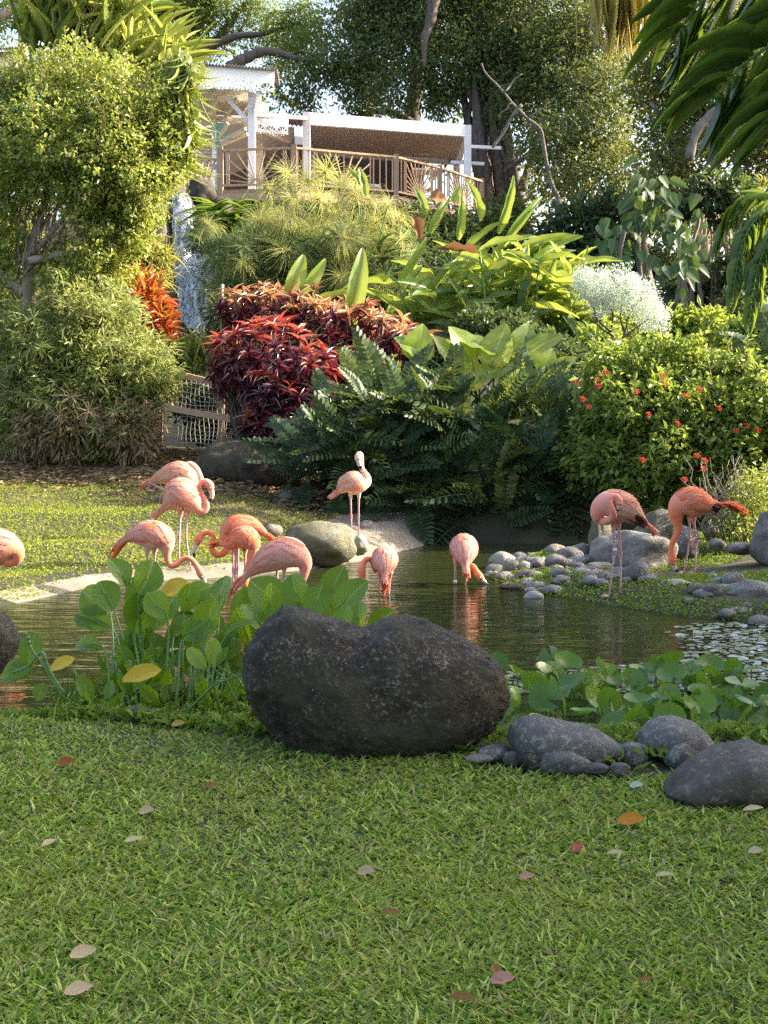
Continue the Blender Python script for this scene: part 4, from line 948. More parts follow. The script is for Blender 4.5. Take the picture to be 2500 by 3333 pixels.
# furniture and back wall below the pergola
bw = thing('terrace_wall', W(1150, 560, 46), 'dark back wall of the terrace below the pergola', 'wall')
pc(bw, 'panel', M['dark'], lambda mb: mb.bar(W(720, 560, 45.6), W(1380, 600, 46.0), .1, 2.6))
pc(bw, 'beam', M['cream'], lambda mb: mb.bar(W(930, 455, 44.8), W(1400, 490, 45), .18, .26))
pc(bw, 'counter', M['white'], lambda mb: mb.bar(W(1080, 600, 42.5), W(1240, 610, 42.5), .6, .08))
tb = thing('terrace_table', W(1160, 610, 42), 'pale slatted table behind the deck railing', 'table')
pc(tb, 'top', M['cream'], lambda mb: mb.bar(W(1340, 556, 41.5), W(1440, 562, 41.5), .8, .05))
for px in (1350, 1430): pc(tb, 'leg', M['wood'], lambda mb: mb.bar(W(px, 560, 41.5), W(px, 620, 41.5), .06, .06))
# ---- house
hs = thing('white_house', W(800, 620, 38), 'white wooden creole house with a pierced scalloped eave and green door frame', 'house')
ZE = 10.93
def eave(name, px0, py0, px1, py1, Ys, n, hfas, htrim, root, mroof):
    Y0, Y1 = Ys; A = W(px0, py0, Y0); B = W(px1, py1, Y1); B.z = A.z
    pc(root, 'fascia', M['white'], lambda mb: mb.bar(A - up * hfas / 2, B - up * hfas / 2, .05, hfas))
    L = (B - A).length; d = (B - A) / L; wv = L / n
    fr = Vector((0, -.035, 0))
    for k in range(n):
        def f(mb):
            c = A + d * (wv * (k + .5)) - up * (hfas + htrim * .98) + fr; r = wv * .48
            # top web with the arch cut out
            pts = []
            seg = 10
            for j in range(seg):
                t0, t1 = PI * j / seg, PI * (j + 1) / seg
                p0 = c + d * (-math.cos(t0) * r) + up * (math.sin(t0) * htrim * .80); p1 = c + d * (-math.cos(t1) * r) + up * (math.sin(t1) * htrim * .80)
                q0 = Vector(p0); q1 = Vector(p1); q0.z = q1.z = A.z - hfas + .01
                V = [p0, p1, q1, q0]; V = V + [v + Vector((0, .025, 0)) for v in V]
                mb.add([tuple(v) for v in V], [(0, 1, 2, 3), (7, 6, 5, 4), (0, 4, 5, 1), (1, 5, 6, 2), (3, 7, 4, 0), (2, 6, 7, 3)])
            for j in range(5):   # fan ribs
                t = PI * (j + .5) / 5; p = c + d * (-math.cos(t) * r * .96) + up * (math.sin(t) * htrim * .78)
                mb.bar(c + up * .01, p, .025, r * .17, up=(0, -1, 0))
            for j in range(4):   # scalloped lower edge
                t = (j + .5) / 4; p = c + d * ((t - .5) * 2 * r * .92)
                mb.bar(p + up * .03, p - up * (.05 + .03 * math.cos((t - .5) * 6)), .024, r * .36, up=(0, -1, 0))
            mb.bar(c - d * r, c + d * r, .022, .05, up=(0, 0, 1))
        pc(root, 'eave_scallop', M['white'], f)
    return A, B
A, B = eave('front', 540, 204, 893, 233, (36.2, 37.0), 7, .29, .26, hs, 'roofm')
def roofsheet(mb, A, B, back, rise, n):
    V = []; n = n * 4
    for i in range(n + 1):
        t = i / n; z = .03 * math.sin(i * PI / 2)
        p = frac(A, B, t); V += [tuple(p + Vector((0, -.12, z))), tuple(p + Vector((back[0], back[1], rise + z)))]
    m = len(V); V += [(v[0], v[1], v[2] - .015) for v in V]
    Fs = [(2 * i, 2 * i + 2, 2 * i + 3, 2 * i + 1) for i in range(n)]
    Fs += [(m + 2 * i, m + 2 * i + 1, m + 2 * i + 3, m + 2 * i + 2) for i in range(n)] + [(2 * i, m + 2 * i, m + 2 * i + 2, 2 * i + 2) for i in range(n)]
    mb.add(V, Fs)
pc(hs, 'roof', M['roofm'], lambda mb: roofsheet(mb, A + up * .03, B + up * .03 + Vector((.1, 0, 0)), (-.2, 3.5), .5, 34))
pw = W(820, 620, 37.2)
pc(hs, 'post', M['white'], lambda mb: mb.bar(Vector((pw.x, pw.y, ZF)), W(820, 300, 37.2), .19, .19))
pc(hs, 'post', M['cream'], lambda mb: mb.bar(W(846, 620, 40.5), W(846, 430, 40.5), .18, .18))
pc(hs, 'beam', M['cream'], lambda mb: mb.bar(W(560, 296, 37.3), W(850, 322, 37.9), .16, .22))
pc(hs, 'beam', M['cream'], lambda mb: mb.bar(W(600, 375, 39.6), W(850, 400, 39.8), .14, .16))
pc(hs, 'beam', M['cream'], lambda mb: mb.bar(W(800, 400, 38), W(940, 455, 41), .14, .16))
pc(hs, 'brace', M['white'], lambda mb: mb.bar(W(738, 318, 37.2), W(812, 400, 37.2), .09, .11))
pc(hs, 'brace', M['white'], lambda mb: mb.bar(W(840, 292, 36.9), W(826, 398, 37.2), .09, .09))
for (a, b) in (((718, 462, 38.6), (800, 418, 38.0)), ((722, 470, 38.6), (806, 436, 38.2)), ((712, 450, 38.6), (742, 400, 38.3))):
    pc(hs, 'brace', M['cream'], lambda mb: mb.bar(W(*a), W(*b), .08, .09))
for px in (620, 680, 745, 800):
    pc(hs, 'rafter', M['cream'], lambda mb: mb.bar(W(px + 30, 318, 37.5), W(px - 10, 378, 39.6), .07, .10))
pc(hs, 'ceiling', M['cream'], lambda mb: mb.bar(W(690, 290, 38.4), W(690, 372, 41.5), 2.1, .03))
pc(hs, 'wall', M['cream'], lambda mb: mb.bar(W(520, 470, 39.0), W(700, 480, 39.2), .1, 2.7))
for k in range(15):
    pc(hs, 'shutter_slat', M['cream'], lambda mb: mb.bar(W(628, 412 + k * 12, 38.9), W(690, 414 + k * 12, 38.95), .06, .075, up=(0, .6, 1)))
pc(hs, 'door_frame', M['white'], lambda mb: mb.bar(W(696, 405, 38.8), W(696, 620, 38.8), .09, .09))
pc(hs, 'door_frame', M['green'], lambda mb: mb.bar(W(716, 400, 38.8), W(716, 620, 38.8), .20, .09))
pc(hs, 'bracket', M['green'], lambda mb: mb.bar(W(716, 404, 38.7), W(728, 460, 38.7), .10, .28))
pc(hs, 'wall', M['dark'], lambda mb: mb.bar(W(730, 510, 42.5), W(960, 520, 43.5), .1, 2.0))
C_, D_ = eave('second', 826, 369, 938, 380, (38.6, 39.0), 3, .24, .24, hs, 'roofp')
pc(hs, 'roof', M['roofp'], lambda mb: roofsheet(mb, C_ + up * .03, D_ + up * .03 + Vector((.5, .3, 0)), (-.2, 3.0), .42, 12))
pc(hs, 'gutter', M['white'], lambda mb: mb.bar(C_ + Vector((0, -.08, -.04)), D_ + Vector((.55, -.08, -.06)), .10, .10))
fl = thing('floodlight', W(700, 546, 36.2), 'small pale floodlight on a bracket in front of the stair railing', 'lamp')
pc(fl, 'housing', M['cream'], lambda mb: mb.bar(W(689, 541, 36.1), W(717, 546, 36.1), .10, .13)); pc(fl, 'bracket', M['white'], lambda mb: mb.bar(W(712, 553, 36.2), W(712, 590, 36.2), .05, .05))
pc(fl, 'box', M['white'], lambda mb: mb.bar(W(704, 562, 36.15), W(722, 562, 36.15), .08, .12))
# far left purple roof
fr = thing('purple_roofed_house', W(-20, 150, 44), 'distant house with a purple corrugated roof behind the left trees', 'house')
pc(fr, 'roof', M['roofp'], lambda mb: roofsheet(mb, W(-160, 170, 42), W(88, 152, 42.5), (-.6, 2.4), .62, 26))
pc(fr, 'wall', M['cream'], lambda mb: mb.bar(W(-160, 205, 42.6), W(60, 198, 43), .2, .55))
# hillside rocks and the waterfall
def cliff(x0, x1, y0, y1, Y, label, m='rockd', dep=.9, ang=.15):
    k = Y / F; c = W((x0 + x1) / 2, (y0 + y1) / 2, Y); _rc[0] += 1
    me = rock_mesh('boulder', M[m], _rc[0], 4, ang, .3)
    ob('boulder', me, None, Matrix.Translation(c) @ Matrix.Diagonal(((x1 - x0) * k / 2, dep, (y1 - y0) * k / 2, 1)), label, 'boulder')
cliff(612, 706, 575, 700, 34.8, 'dark boulder at the top of the waterfall under the house', dep=.7)
cliff(650, 780, 640, 960, 34.0, 'dark wet rock face right of the waterfall')
cliff(455, 585, 640, 1010, 33.9, 'brown rock face left of the waterfall', 'rockb')
cliff(500, 790, 850, 1200, 33.0, 'wet black rock mass behind the falling water foam')
cliff(535, 660, 630, 900, 34.2, 'wet black rock behind the upper fall', dep=.8)
cliff(690, 790, 860, 1010, 32.4, 'brown rock beside the foaming step of the waterfall', 'rockb', dep=.6)
cliff(440, 585, 850, 1060, 31.6, 'mossy rock on the left of the foaming step', 'rockm', dep=.5)
def fallm(nt):
    mp = nd(nt, 'ShaderNodeMapping', {'Scale': (8, 8, 1.1)}); nt.links.new(nt.nodes.new('ShaderNodeNewGeometry').outputs['Position'], mp.inputs[0])
    n = noise_t(nt, 1.6, 8, mp.outputs[0], .75); n2 = noise_t(nt, 9, 4)
    f = ramp(nt, mix(nt, .35, n, n2), [(.485, (0, 0, 0)), (.56, (1, 1, 1))])
    w = nd(nt, 'ShaderNodeBsdfPrincipled', {'Base Color': (.82, .86, .92, 1), 'Roughness': .35, 'Transmission Weight': .0})
    t = nd(nt, 'ShaderNodeBsdfTransparent')
    gl = nd(nt, 'ShaderNodeBsdfGlossy', {'Roughness': .12, 'Color': (.8, .85, .9, 1)})
    base = nd(nt, 'ShaderNodeMixShader', {0: .12, 1: t.outputs[0], 2: gl.outputs[0]})
    return nd(nt, 'ShaderNodeMixShader', {0: f, 1: base.outputs[0], 2: w.outputs[0]}).outputs[0]
M['fall'] = mat('falling water', fallm)
M['foam'] = leafm('foam', G((.7, .76, .85), (.85, .88, .93)), (.9, .92, .95), .3, .5, .4)
wf = thing('waterfall', W(620, 1080, 31.5), 'white waterfall tumbling over dark rocks left of the reeds', 'waterfall')
def sheet(rows, nx=14, amp=.05):
    V = []; ny = len(rows)
    for j, (xl, xr, py, Y) in enumerate(rows):
        for i in range(nx + 1):
            t = i / nx; p = W(xl + (xr - xl) * t, py, Y - .35 * math.sin(PI * t))
            p.y += amp * noise.noise(Vector((p.x * 6, 0, p.z * 1.5))) * 2; V.append(tuple(p))
    Fs = [(j * (nx + 1) + i, j * (nx + 1) + i + 1, (j + 1) * (nx + 1) + i + 1, (j + 1) * (nx + 1) + i) for j in range(ny - 1) for i in range(nx)]
    return V, Fs
def interp_rows(rows, k=6):
    return [tuple(r) for r in smooth_path(rows, k)]
pc(wf, 'upper_fall', M['fall'], lambda mb: mb.add(*sheet(interp_rows([(562, 612, 630, 34.2), (558, 622, 655, 33.5), (562, 630, 760, 33.2), (568, 640, 880, 33.0)]))))
pc(wf, 'lower_fall', M['fall'], lambda mb: mb.add(*sheet(interp_rows([(570, 640, 866, 32.3), (566, 690, 890, 31.8), (570, 712, 930, 31.5), (576, 716, 1000, 31.4), (584, 720, 1110, 31.3), (590, 722, 1180, 31.2)]), 20)))
def foamf(mb, blobs, n, s):
    P, d = shell(blobs, n, .1); leaves(mb, T_SMALL, P, rng.normal(size=(n, 3)), rng.normal(size=(n, 3)), rng.uniform(.4, 1, n) * s, rng.uniform(.4, 1, n) * s * .6)
pc(wf, 'foam', M['foam'], lambda mb: foamf(mb, [pb(640, 895, 31.5, 62, .4), pb(690, 930, 31.4, 34, .3), pb(600, 900, 31.5, 40, .3)], 9000, .05), kind='stuff')
pc(wf, 'spray', M['foam'], lambda mb: foamf(mb, [pb(600, 760, 33.0, 40, .2), pb(604, 690, 33.2, 34, .2), pb(612, 830, 33, 44, .2), pb(640, 990, 31.2, 80, .3), pb(660, 1080, 31.2, 80, .3)], 7000, .045), kind='stuff')
# wire fence with wooden rails
fe = thing('wire_fence', W(700, 1420, 22.3), 'low wire mesh fence with slanting wooden rails below the red shrubs', 'fence')
for a, b in (((575, 1216, 22.9), (800, 1272, 22.6)), ((500, 1318, 22.5), (960, 1402, 22.2)), ((1085, 1300, 22.4), (1160, 1318, 22.4))):
    pc(fe, 'rail', M['woodp'], lambda mb: mb.bar(W(*a), W(*b), .09, .10))
def net(mb):
    for i in range(34):
        x = 520 + i * 14.5; sl = (x - 520) * .18
        pts = [W(x + 3 * math.sin(j * 1.7 + i), 1222 + sl * .9 + j * 28 + 3 * R.random(), 22.55) for j in range(8)]
        mb.tube(pts, .006, 4)
    for j in range(13):
        pts = [W(520 + i * 34 + 2 * R.random(), 1232 + j * 16 + (i * 34) * .17 + 5 * math.sin(i * 1.3 + j), 22.54) for i in range(15)]
        mb.tube(pts, .005, 4)
pc(fe, 'mesh', M['wire'], net, kind='stuff')
for px in (520, 720, 930): pc(fe, 'post', M['wood'], lambda mb: mb.bar(W(px, 1225 + (px - 520) * .17, 22.7), W(px, 1440, 22.7), .10, .10))
sg = thing('plant_label', W(1403, 1090, 26), 'small grey plant name plate on a dark post between reeds and ginger', 'sign')
pc(sg, 'plate', M['plate'], lambda mb: mb.bar(W(1380, 1003, 26), W(1422, 1006, 26), .02, .16, up=(0, .5, 1))); pc(sg, 'post', M['dark'], lambda mb: mb.bar(W(1404, 1012, 26.05), W(1404, 1110, 26.05), .06, .06))
mb = MB(); mb.tube([W(724, 925, 24.6), W(722, 1000, 24.6), W(718, 1160, 24.6)], [.03, .022, .022], 8); ob('garden_stake', mb.mesh('garden_stake', M['wire'], True), None, None, 'thin pale bamboo stake standing before the waterfall foam', 'stake')
# ================================================================== VEGETATION
def unit(name, t, m, smooth=True):
    mb = MB(); mb.add(t[0], t[1]); return mb.mesh(name, m, smooth)
def vv(*a): return Vector(a)
def rv(s=1.0): return Vector((R.gauss(0, s), R.gauss(0, s), R.gauss(0, s)))
def leaf_parts(root, name, mesh, t, m, items, limit=300, key=None):
    """items: (P, D, N, L, W); nearest ones become parts, the rest one joined part"""
    items = sorted(items, key=key or (lambda i: i[0][1]))
    for P, D, N, L, w in items[:limit]:
        ob(name, mesh if not isinstance(mesh, list) else R.choice(mesh), root, basis(P, D, N, L, w, L))
    rest = items[limit:]
    if rest:
        mb = MB(); leaves(mb, t, [i[0] for i in rest], [i[1] for i in rest], [i[2] for i in rest], np.array([i[3] for i in rest]), np.array([i[4] for i in rest]))
        ob(name, mb.mesh(name, m), root, kind='stuff')
def limb(mb, a, b, r0, r1, wob=.15, n=7, sag=0.0, seg=8):
    a = Vector(a); b = Vector(b); L = (b - a).length; pts = []
    for i in range(n + 1):
        t = i / n; p = a.lerp(b, t) + rv(wob * L * .12) * (math.sin(PI * t)); p.z += sag * L * math.sin(PI * t); pts.append(p)
    mb.tube(pts, [r0 + (r1 - r0) * i / n for i in range(n + 1)], seg); return pts
def px_limb(mb, pts, Y, r0, r1, seg=9, wob=3):
    q = smooth_path([list(W(p[0] + R.uniform(-wob, wob), p[1], (p[2] if len(p) > 2 else Y))) for p in pts], 4)
    mb.tube(q, np.linspace(r0, r1, len(q)) * (1 + .12 * np.sin(np.arange(len(q)) * 1.9)), seg); return q
def tree(name, label, cat, loc, blobs, n, L, Wd, lm, trunk=None, bark='bark', group=None, inner=.5, clump=0, t=T_SMALL, jit=.9, droop=.35, sprig=0, sl=.4, shag=.42):
    SHAG[0] = shag
    root = thing(name, loc, label, cat, group)
    if trunk:
        mb = MB(); trunk(mb); ob('trunk' if cat == 'tree' else 'branches', mb.mesh('trunk', M[bark], True), root)
    mb = MB(); crown(mb, blobs, n, L, Wd, t, inner, droop, jit, clump); SHAG[0] = .42
    if sprig:   # loose shoots standing out of the outline
        tw = MB(); P, d = shell(blobs, sprig, .9)
        for p, q in zip(P.tolist(), d.tolist()):
            D = (Vector(q) + rv(.35) + Vector((0, 0, .35))).normalized(); ln = sl * R.uniform(.5, 1.2); a = Vector(p) - D * ln * .3; b = Vector(p) + D * ln; m_ = a.lerp(b, .5) + Vector((0, 0, .04))
            tw.tube([a, m_, b], [.008, .006, .003], 4); k = 9; ts = [i / k for i in range(1, k + 1)]
            pts = [list(a.lerp(b, t_) + rv(.008)) for t_ in ts]; e = D.orthogonal().normalized(); e2 = D.cross(e)
            leaves(mb, t, pts, [list(D * .6 + (e * math.cos(i * 2.4) + e2 * math.sin(i * 2.4)) * .9) for i in range(k)], [list(D + rv(.3)) for i in range(k)], [L * R.uniform(.8, 1.3) for i in range(k)], [Wd * R.uniform(.8, 1.3) for i in range(k)])
        ob('twigs', tw.mesh('twigs', M['twig']), root, kind='stuff')
    ob('crown' if cat == 'tree' else 'foliage', mb.mesh('crown', M[lm]), root, kind='stuff')
    return root

# ---- far trees
def rain_trunk(mb):
    px_limb(mb, [(606, 330), (604, 210), (598, 130), (585, 60), (560, -20)], 50, .42, .16)
    px_limb(mb, [(606, 185), (650, 150), (700, 132), (745, 85), (775, 40), (815, 0)], 50, .24, .07)
    px_limb(mb, [(640, 165), (690, 148), (770, 118), (840, 112), (905, 95), (960, 80)], 49, .18, .04)
    px_limb(mb, [(745, 225), (780, 198), (815, 182), (860, 166), (905, 172), (960, 188), (1020, 198)], 47, .24, .07)
    px_limb(mb, [(610, 170), (560, 120), (520, 70), (480, 40)], 50, .15, .04); px_limb(mb, [(860, 60), (900, 40), (960, 38), (1010, 10)], 50, .12, .04)
    for a in ((700, 130, 740, 170), (770, 118, 800, 70), (840, 112, 870, 140), (745, 85, 720, 40), (905, 95, 930, 50), (780, 198, 740, 160), (860, 166, 880, 130), (640, 150, 660, 100), (775, 40, 850, 10)):
        limb(mb, W(a[0], a[1], 50), W(a[2], a[3], 50), .06, .015, .3)
tree('rain_tree', 'airy spreading tree with dark crooked limbs against the sky behind the house roof', 'tree', W(606, 330, 50),
     [pb(500, 30, 50, 90), pb(590, 60, 51, 90), pb(660, 30, 50, 80), pb(420, 90, 52, 80), pb(740, -10, 50, 80), pb(850, 40, 50, 66), pb(930, 110, 49, 62), pb(870, 140, 50, 44), pb(985, 60, 49, 74), pb(960, 165, 48, 46), pb(690, 170, 50, 30), pb(600, 130, 52, 50), pb(1010, 130, 48, 50), pb(800, 170, 50, 26), pb(560, -40, 50, 120), pb(760, 90, 50, 40), pb(905, 215, 49, 44), pb(1010, 215, 48, 44), pb(880, 270, 49, 36), pb(730, 120, 50, 34), pb(660, 90, 50, 40)],
     30000, .14, .06, 'rain', rain_trunk, 'barkd', inner=.1, clump=10)
def fig_trunk(mb):
    px_limb(mb, [(1338, 480), (1343, 380), (1352, 290), (1368, 200), (1375, 120)], 49, .32, .2)
    for k in range(16):   # braided main trunk
        x = 1565 + k * 8
        px_limb(mb, [(x + 30 * math.sin(k * 1.3) + 20, 760), (x + 14 * math.sin(k), 640), (x - 20 + 12 * math.cos(k * 2), 520), (x - 45 + 20 * math.sin(k * 1.7), 400), (x - 60 + 40 * math.sin(k * 2.3), 260)], 46 + R.uniform(-.6, .6), R.uniform(.12, .3), R.uniform(.05, .14))
    px_limb(mb, [(1590, 400), (1560, 300), (1500, 240), (1440, 200)], 46, .2, .07); px_limb(mb, [(1340, 400), (1260, 360), (1180, 372), (1130, 385)], 48, .16, .05)
    px_limb(mb, [(1600, 420), (1680, 330), (1780, 260), (1900, 200)], 46, .25, .08); px_limb(mb, [(1480, 330), (1420, 300), (1380, 180), (1370, 60), (1390, -40)], 47, .22, .12)
    px_limb(mb, [(1700, 620), (1730, 520), (1800, 420), (1830, 300)], 45, .14, .05); px_limb(mb, [(1640, 560), (1740, 480), (1760, 380)], 43, .08, .05)
    px_limb(mb, [(1700, 60), (1650, 160), (1640, 260)], 46, .14, .1); px_limb(mb, [(1410, -20), (1400, 60), (1380, 130), (1385, 220)], 45, .22, .06)
    for k in range(26):
        x = R.uniform(1440, 2050); y = R.uniform(180, 520); limb(mb, W(x, y, 46), W(x + R.uniform(-90, 90), y + R.uniform(-90, 140), 46), .05, .02, .3)
fb = [pb(1330, 20, 48, 130), pb(1200, 60, 48, 90), pb(1130, 30, 49, 60), pb(1290, 170, 47, 110), pb(1180, 180, 48, 100), pb(1080, 210, 47, 70), pb(1000, 245, 47, 50), pb(930, 300, 47, 44), pb(1170, 260, 47, 90), pb(1280, 290, 46, 80), pb(1000, 330, 48, 40), pb(1190, 335, 48, 50),
      pb(1460, 60, 47, 150), pb(1620, 40, 47, 160), pb(1800, 30, 46, 150), pb(1480, 200, 46, 120), pb(1640, 190, 46, 130), pb(1800, 180, 45, 140), pb(1950, 120, 45, 140), pb(1430, 310, 46, 70), pb(1720, 320, 45, 120), pb(1860, 330, 44, 120), pb(2000, 290, 43, 120), pb(1960, 430, 42, 110), pb(1830, 480, 42, 100), pb(1730, 460, 44, 60), pb(1900, 590, 41, 90), pb(1770, 610, 43, 60), pb(2040, 560, 41, 80), pb(1690, 240, 47, 120), pb(1320, -60, 48, 160), pb(1560, -80, 47, 160), pb(1060, 120, 49, 36)]
tree('fig_tree', 'huge dark leaved fig tree with braided trunk towering behind the pergola', 'tree', W(1620, 760, 46), fb, 88000, .165, .078, 'fig', fig_trunk, 'barkd', inner=.35, clump=9, droop=.6)
def vine_trunk(mb):
    px_limb(mb, [(1560, 205), (1580, 238), (1625, 290), (1665, 335), (1720, 385), (1755, 420), (1775, 480), (1785, 560), (1798, 610), (1815, 650), (1840, 720), (1868, 780), (1900, 840)], 40, .018, .09, wob=9)
    for a_ in ((1640, 300, 1700, 240), (1720, 385, 1790, 330), (1757, 420, 1700, 400), (1788, 560, 1850, 500), (1800, 615, 1760, 540), (1665, 335, 1620, 380)): limb(mb, W(a_[0], a_[1], 40), W(a_[2], a_[3], 40), .035, .01, .5)
    px_limb(mb, [(1820, 650), (1822, 730), (1820, 800), (1826, 880)], 40, .13, .12); px_limb(mb, [(1700, 340), (1672, 370), (1640, 430), (1600, 480)], 40, .05, .04)
r_ = thing('crooked_tree', W(1900, 860, 40), 'thin crooked bare trunk leaning before the dark fig foliage', 'tree'); mb = MB(); vine_trunk(mb); ob('trunk', mb.mesh('trunk', M['bark'], True), r_)
def rt_trunk(mb):
    px_limb(mb, [(2300, 900), (2290, 740), (2310, 620), (2330, 500), (2310, 400)], 36, .2, .13); px_limb(mb, [(2340, 800), (2370, 640), (2400, 520), (2390, 420)], 35, .1, .06)
    px_limb(mb, [(2240, 520), (2270, 420), (2330, 360), (2380, 350), (2440, 395), (2540, 430)], 34, .11, .09); px_limb(mb, [(2330, 500), (2420, 420), (2500, 300), (2560, 200)], 35, .15, .08)
    px_limb(mb, [(2180, 700), (2200, 560), (2180, 440), (2120, 330)], 38, .12, .06)
tree('spreading_tree', 'bright leaved tree with thick bent limbs at the right behind the palm fronds', 'tree', W(2300, 900, 36),
     [pb(2250, 150, 38, 140), pb(2420, 120, 37, 150), pb(2150, 260, 39, 120), pb(2330, 300, 38, 120), pb(2480, 300, 36, 120), pb(2200, 430, 38, 110), pb(2180, 560, 37, 90), pb(2330, 470, 37, 60), pb(2470, 520, 36, 90), pb(2120, 680, 36, 80), pb(2300, 700, 35, 60), pb(2480, 690, 34, 80), pb(2600, 420, 36, 130)],
     30000, .17, .085, 'figl', rt_trunk, 'bark', inner=.2, clump=9)
def tl_trunk(mb):
    px_limb(mb, [(78, 420), (76, 200), (72, 60), (70, -40)], 30, .11, .10); px_limb(mb, [(-40, 90), (20, 45), (70, 0), (100, -30)], 30, .12, .08)
    px_limb(mb, [(60, 180), (130, 70), (175, 20), (210, -20)], 31, .09, .08)
tree('slender_tree', 'slender dark trunked tree rising at the top left corner', 'tree', W(78, 420, 30),
     [pb(20, -10, 31, 90), pb(150, 0, 31, 70), pb(260, -20, 32, 80), pb(-60, 60, 32, 80), pb(110, 60, 33, 40), pb(360, 0, 33, 80)], 5000, .12, .06, 'rain', tl_trunk, 'barkl', inner=.1, clump=8)
# low dark growth behind the middle planting
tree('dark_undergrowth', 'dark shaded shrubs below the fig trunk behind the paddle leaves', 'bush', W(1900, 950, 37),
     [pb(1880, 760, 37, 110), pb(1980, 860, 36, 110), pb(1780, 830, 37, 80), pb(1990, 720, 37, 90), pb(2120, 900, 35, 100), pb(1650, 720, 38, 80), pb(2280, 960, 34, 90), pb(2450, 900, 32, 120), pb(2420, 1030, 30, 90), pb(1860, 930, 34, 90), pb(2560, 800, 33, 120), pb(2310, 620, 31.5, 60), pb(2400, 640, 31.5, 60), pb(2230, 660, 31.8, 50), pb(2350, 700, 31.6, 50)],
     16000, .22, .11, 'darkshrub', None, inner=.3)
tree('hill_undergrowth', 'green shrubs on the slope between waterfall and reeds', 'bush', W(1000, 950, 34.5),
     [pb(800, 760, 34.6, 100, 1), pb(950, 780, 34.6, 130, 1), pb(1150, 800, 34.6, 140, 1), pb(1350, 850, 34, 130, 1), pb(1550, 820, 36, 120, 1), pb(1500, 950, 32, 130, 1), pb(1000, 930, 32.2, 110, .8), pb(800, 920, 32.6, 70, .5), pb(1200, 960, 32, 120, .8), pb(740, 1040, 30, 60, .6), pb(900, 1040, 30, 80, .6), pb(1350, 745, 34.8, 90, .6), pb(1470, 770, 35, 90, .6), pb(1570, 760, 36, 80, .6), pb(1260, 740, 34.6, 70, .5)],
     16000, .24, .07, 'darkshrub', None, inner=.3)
# bushes along the very back so that the hill never ends bare
hb = [(Vector((x, R.uniform(58, 70), 10 + R.uniform(0, 2))), (R.uniform(4, 7), 3, R.uniform(3, 5.5))) for x in range(-50, 60, 6)] + [(Vector((x, 60 + z * .3, z)), (5, 3, 3.5)) for x in range(-40, -9, 5) for z in (12, 16)]
tree('far_treeline', 'dark distant tree line behind the terrace', 'tree', (0, 60, 7.6), hb, 14000, .6, .35, 'fig', None, inner=.3)
bpy.data.objects[[o.name for o in bpy.data.objects if o.name.startswith('far_treeline')][0]]['kind'] = 'stuff'

# ---- large left shrub, screw pine, sedge bank
def ls_trunk(mb):
    px_limb(mb, [(60, 1240), (70, 1120), (85, 1000), (95, 900), (92, 820)], 24, .14, .11); px_limb(mb, [(95, 880), (110, 780), (150, 640), (140, 520)], 24, .10, .04)
    px_limb(mb, [(92, 850), (190, 830), (270, 800), (360, 760), (470, 740)], 23.6, .07, .02); px_limb(mb, [(80, 960), (0, 900), (-80, 860)], 24, .12, .05)
    px_limb(mb, [(100, 830), (180, 740), (260, 640), (320, 540)], 23.8, .06, .02); px_limb(mb, [(40, 1100), (0, 1020), (-30, 960)], 24, .12, .1)
    for k in range(46):
        x = R.uniform(20, 330); y = R.uniform(620, 860); limb(mb, W(x * .5 + 45, y + 90, 24), W(x + R.uniform(0, 120), y - R.uniform(60, 220), 23.2 + R.random()), .022, .008, .4, 6)
tree('large_shrub', 'tall sunlit shrub with small glossy leaves filling the left side', 'shrub', W(60, 1240, 24),
     [pb(300, 300, 24, 140), pb(130, 330, 24.4, 150), pb(420, 370, 23.6, 130), pb(-20, 400, 24.4, 150), pb(200, 470, 23.4, 160), pb(380, 500, 23.2, 150), pb(520, 440, 23.4, 90), pb(40, 580, 24, 130), pb(440, 600, 23.2, 120), pb(300, 640, 23.6, 110), pb(500, 540, 23.3, 60), pb(60, 800, 24.3, 100), pb(380, 720, 23.5, 95), pb(430, 690, 23.3, 50), pb(-80, 700, 24.4, 120), pb(330, 860, 23.4, 100), pb(220, 890, 23.8, 90), pb(0, 960, 24.2, 90), pb(530, 590, 23.3, 30), pb(440, 790, 23.4, 40)],
     52000, .088, .046, 'shrub', ls_trunk, 'barkl', inner=.45, t=T_OVAL, sprig=700, sl=.42, shag=.75)
def strap_plant(name, label, cat, base, items, t, m, limit=300, mesh=None, stems=None, group=None):
    root = thing(name, base, label, cat, group); me = mesh or unit(name + '_leaf', t, M[m])
    if stems: mb = MB(); stems(mb); ob('stem', mb.mesh('stem', M['stem'], True), root)
    leaf_parts(root, 'leaf', me, t, M[m], items, limit); return root
T_SWORD = tmpl(6, 2, strap, droop=.38, fold=.25)
items = []
for k in range(620):
    c = R.choice([(250, 190), (330, 150), (400, 190), (180, 130), (470, 240), (520, 260), (300, 60), (130, 110), (220, 40), (400, 60)])
    P = W(c[0] + R.gauss(0, 45), c[1] + R.gauss(0, 36), 25.6 + R.uniform(-.8, 1.0)); D = Vector((R.gauss(.2, .6), R.gauss(-.2, .4), R.uniform(.5, 1.6)))
    items.append((P, D, Vector((0, -.7, .6)) + rv(.4), R.uniform(.8, 1.3), R.uniform(.05, .085)))
strap_plant('screw_pine', 'sunlit clump of long strap leaves above the tall left shrub', 'shrub', W(300, 400, 25.8), items, T_SWORD, 'strap')
mb = MB(); n = 420
ch = np.array([[*W(R.choice([560, 585, 600, 612]) + R.gauss(0, 12), R.uniform(150, 520), 23.2 + R.random() * .4)] for _ in range(n)])
leaves(mb, T_STRAP, ch, rng.normal(size=(n, 3)) * .15 + np.array([.1, 0, -1]), rng.normal(size=(n, 3)), rng.uniform(.3, .75, n), .035)
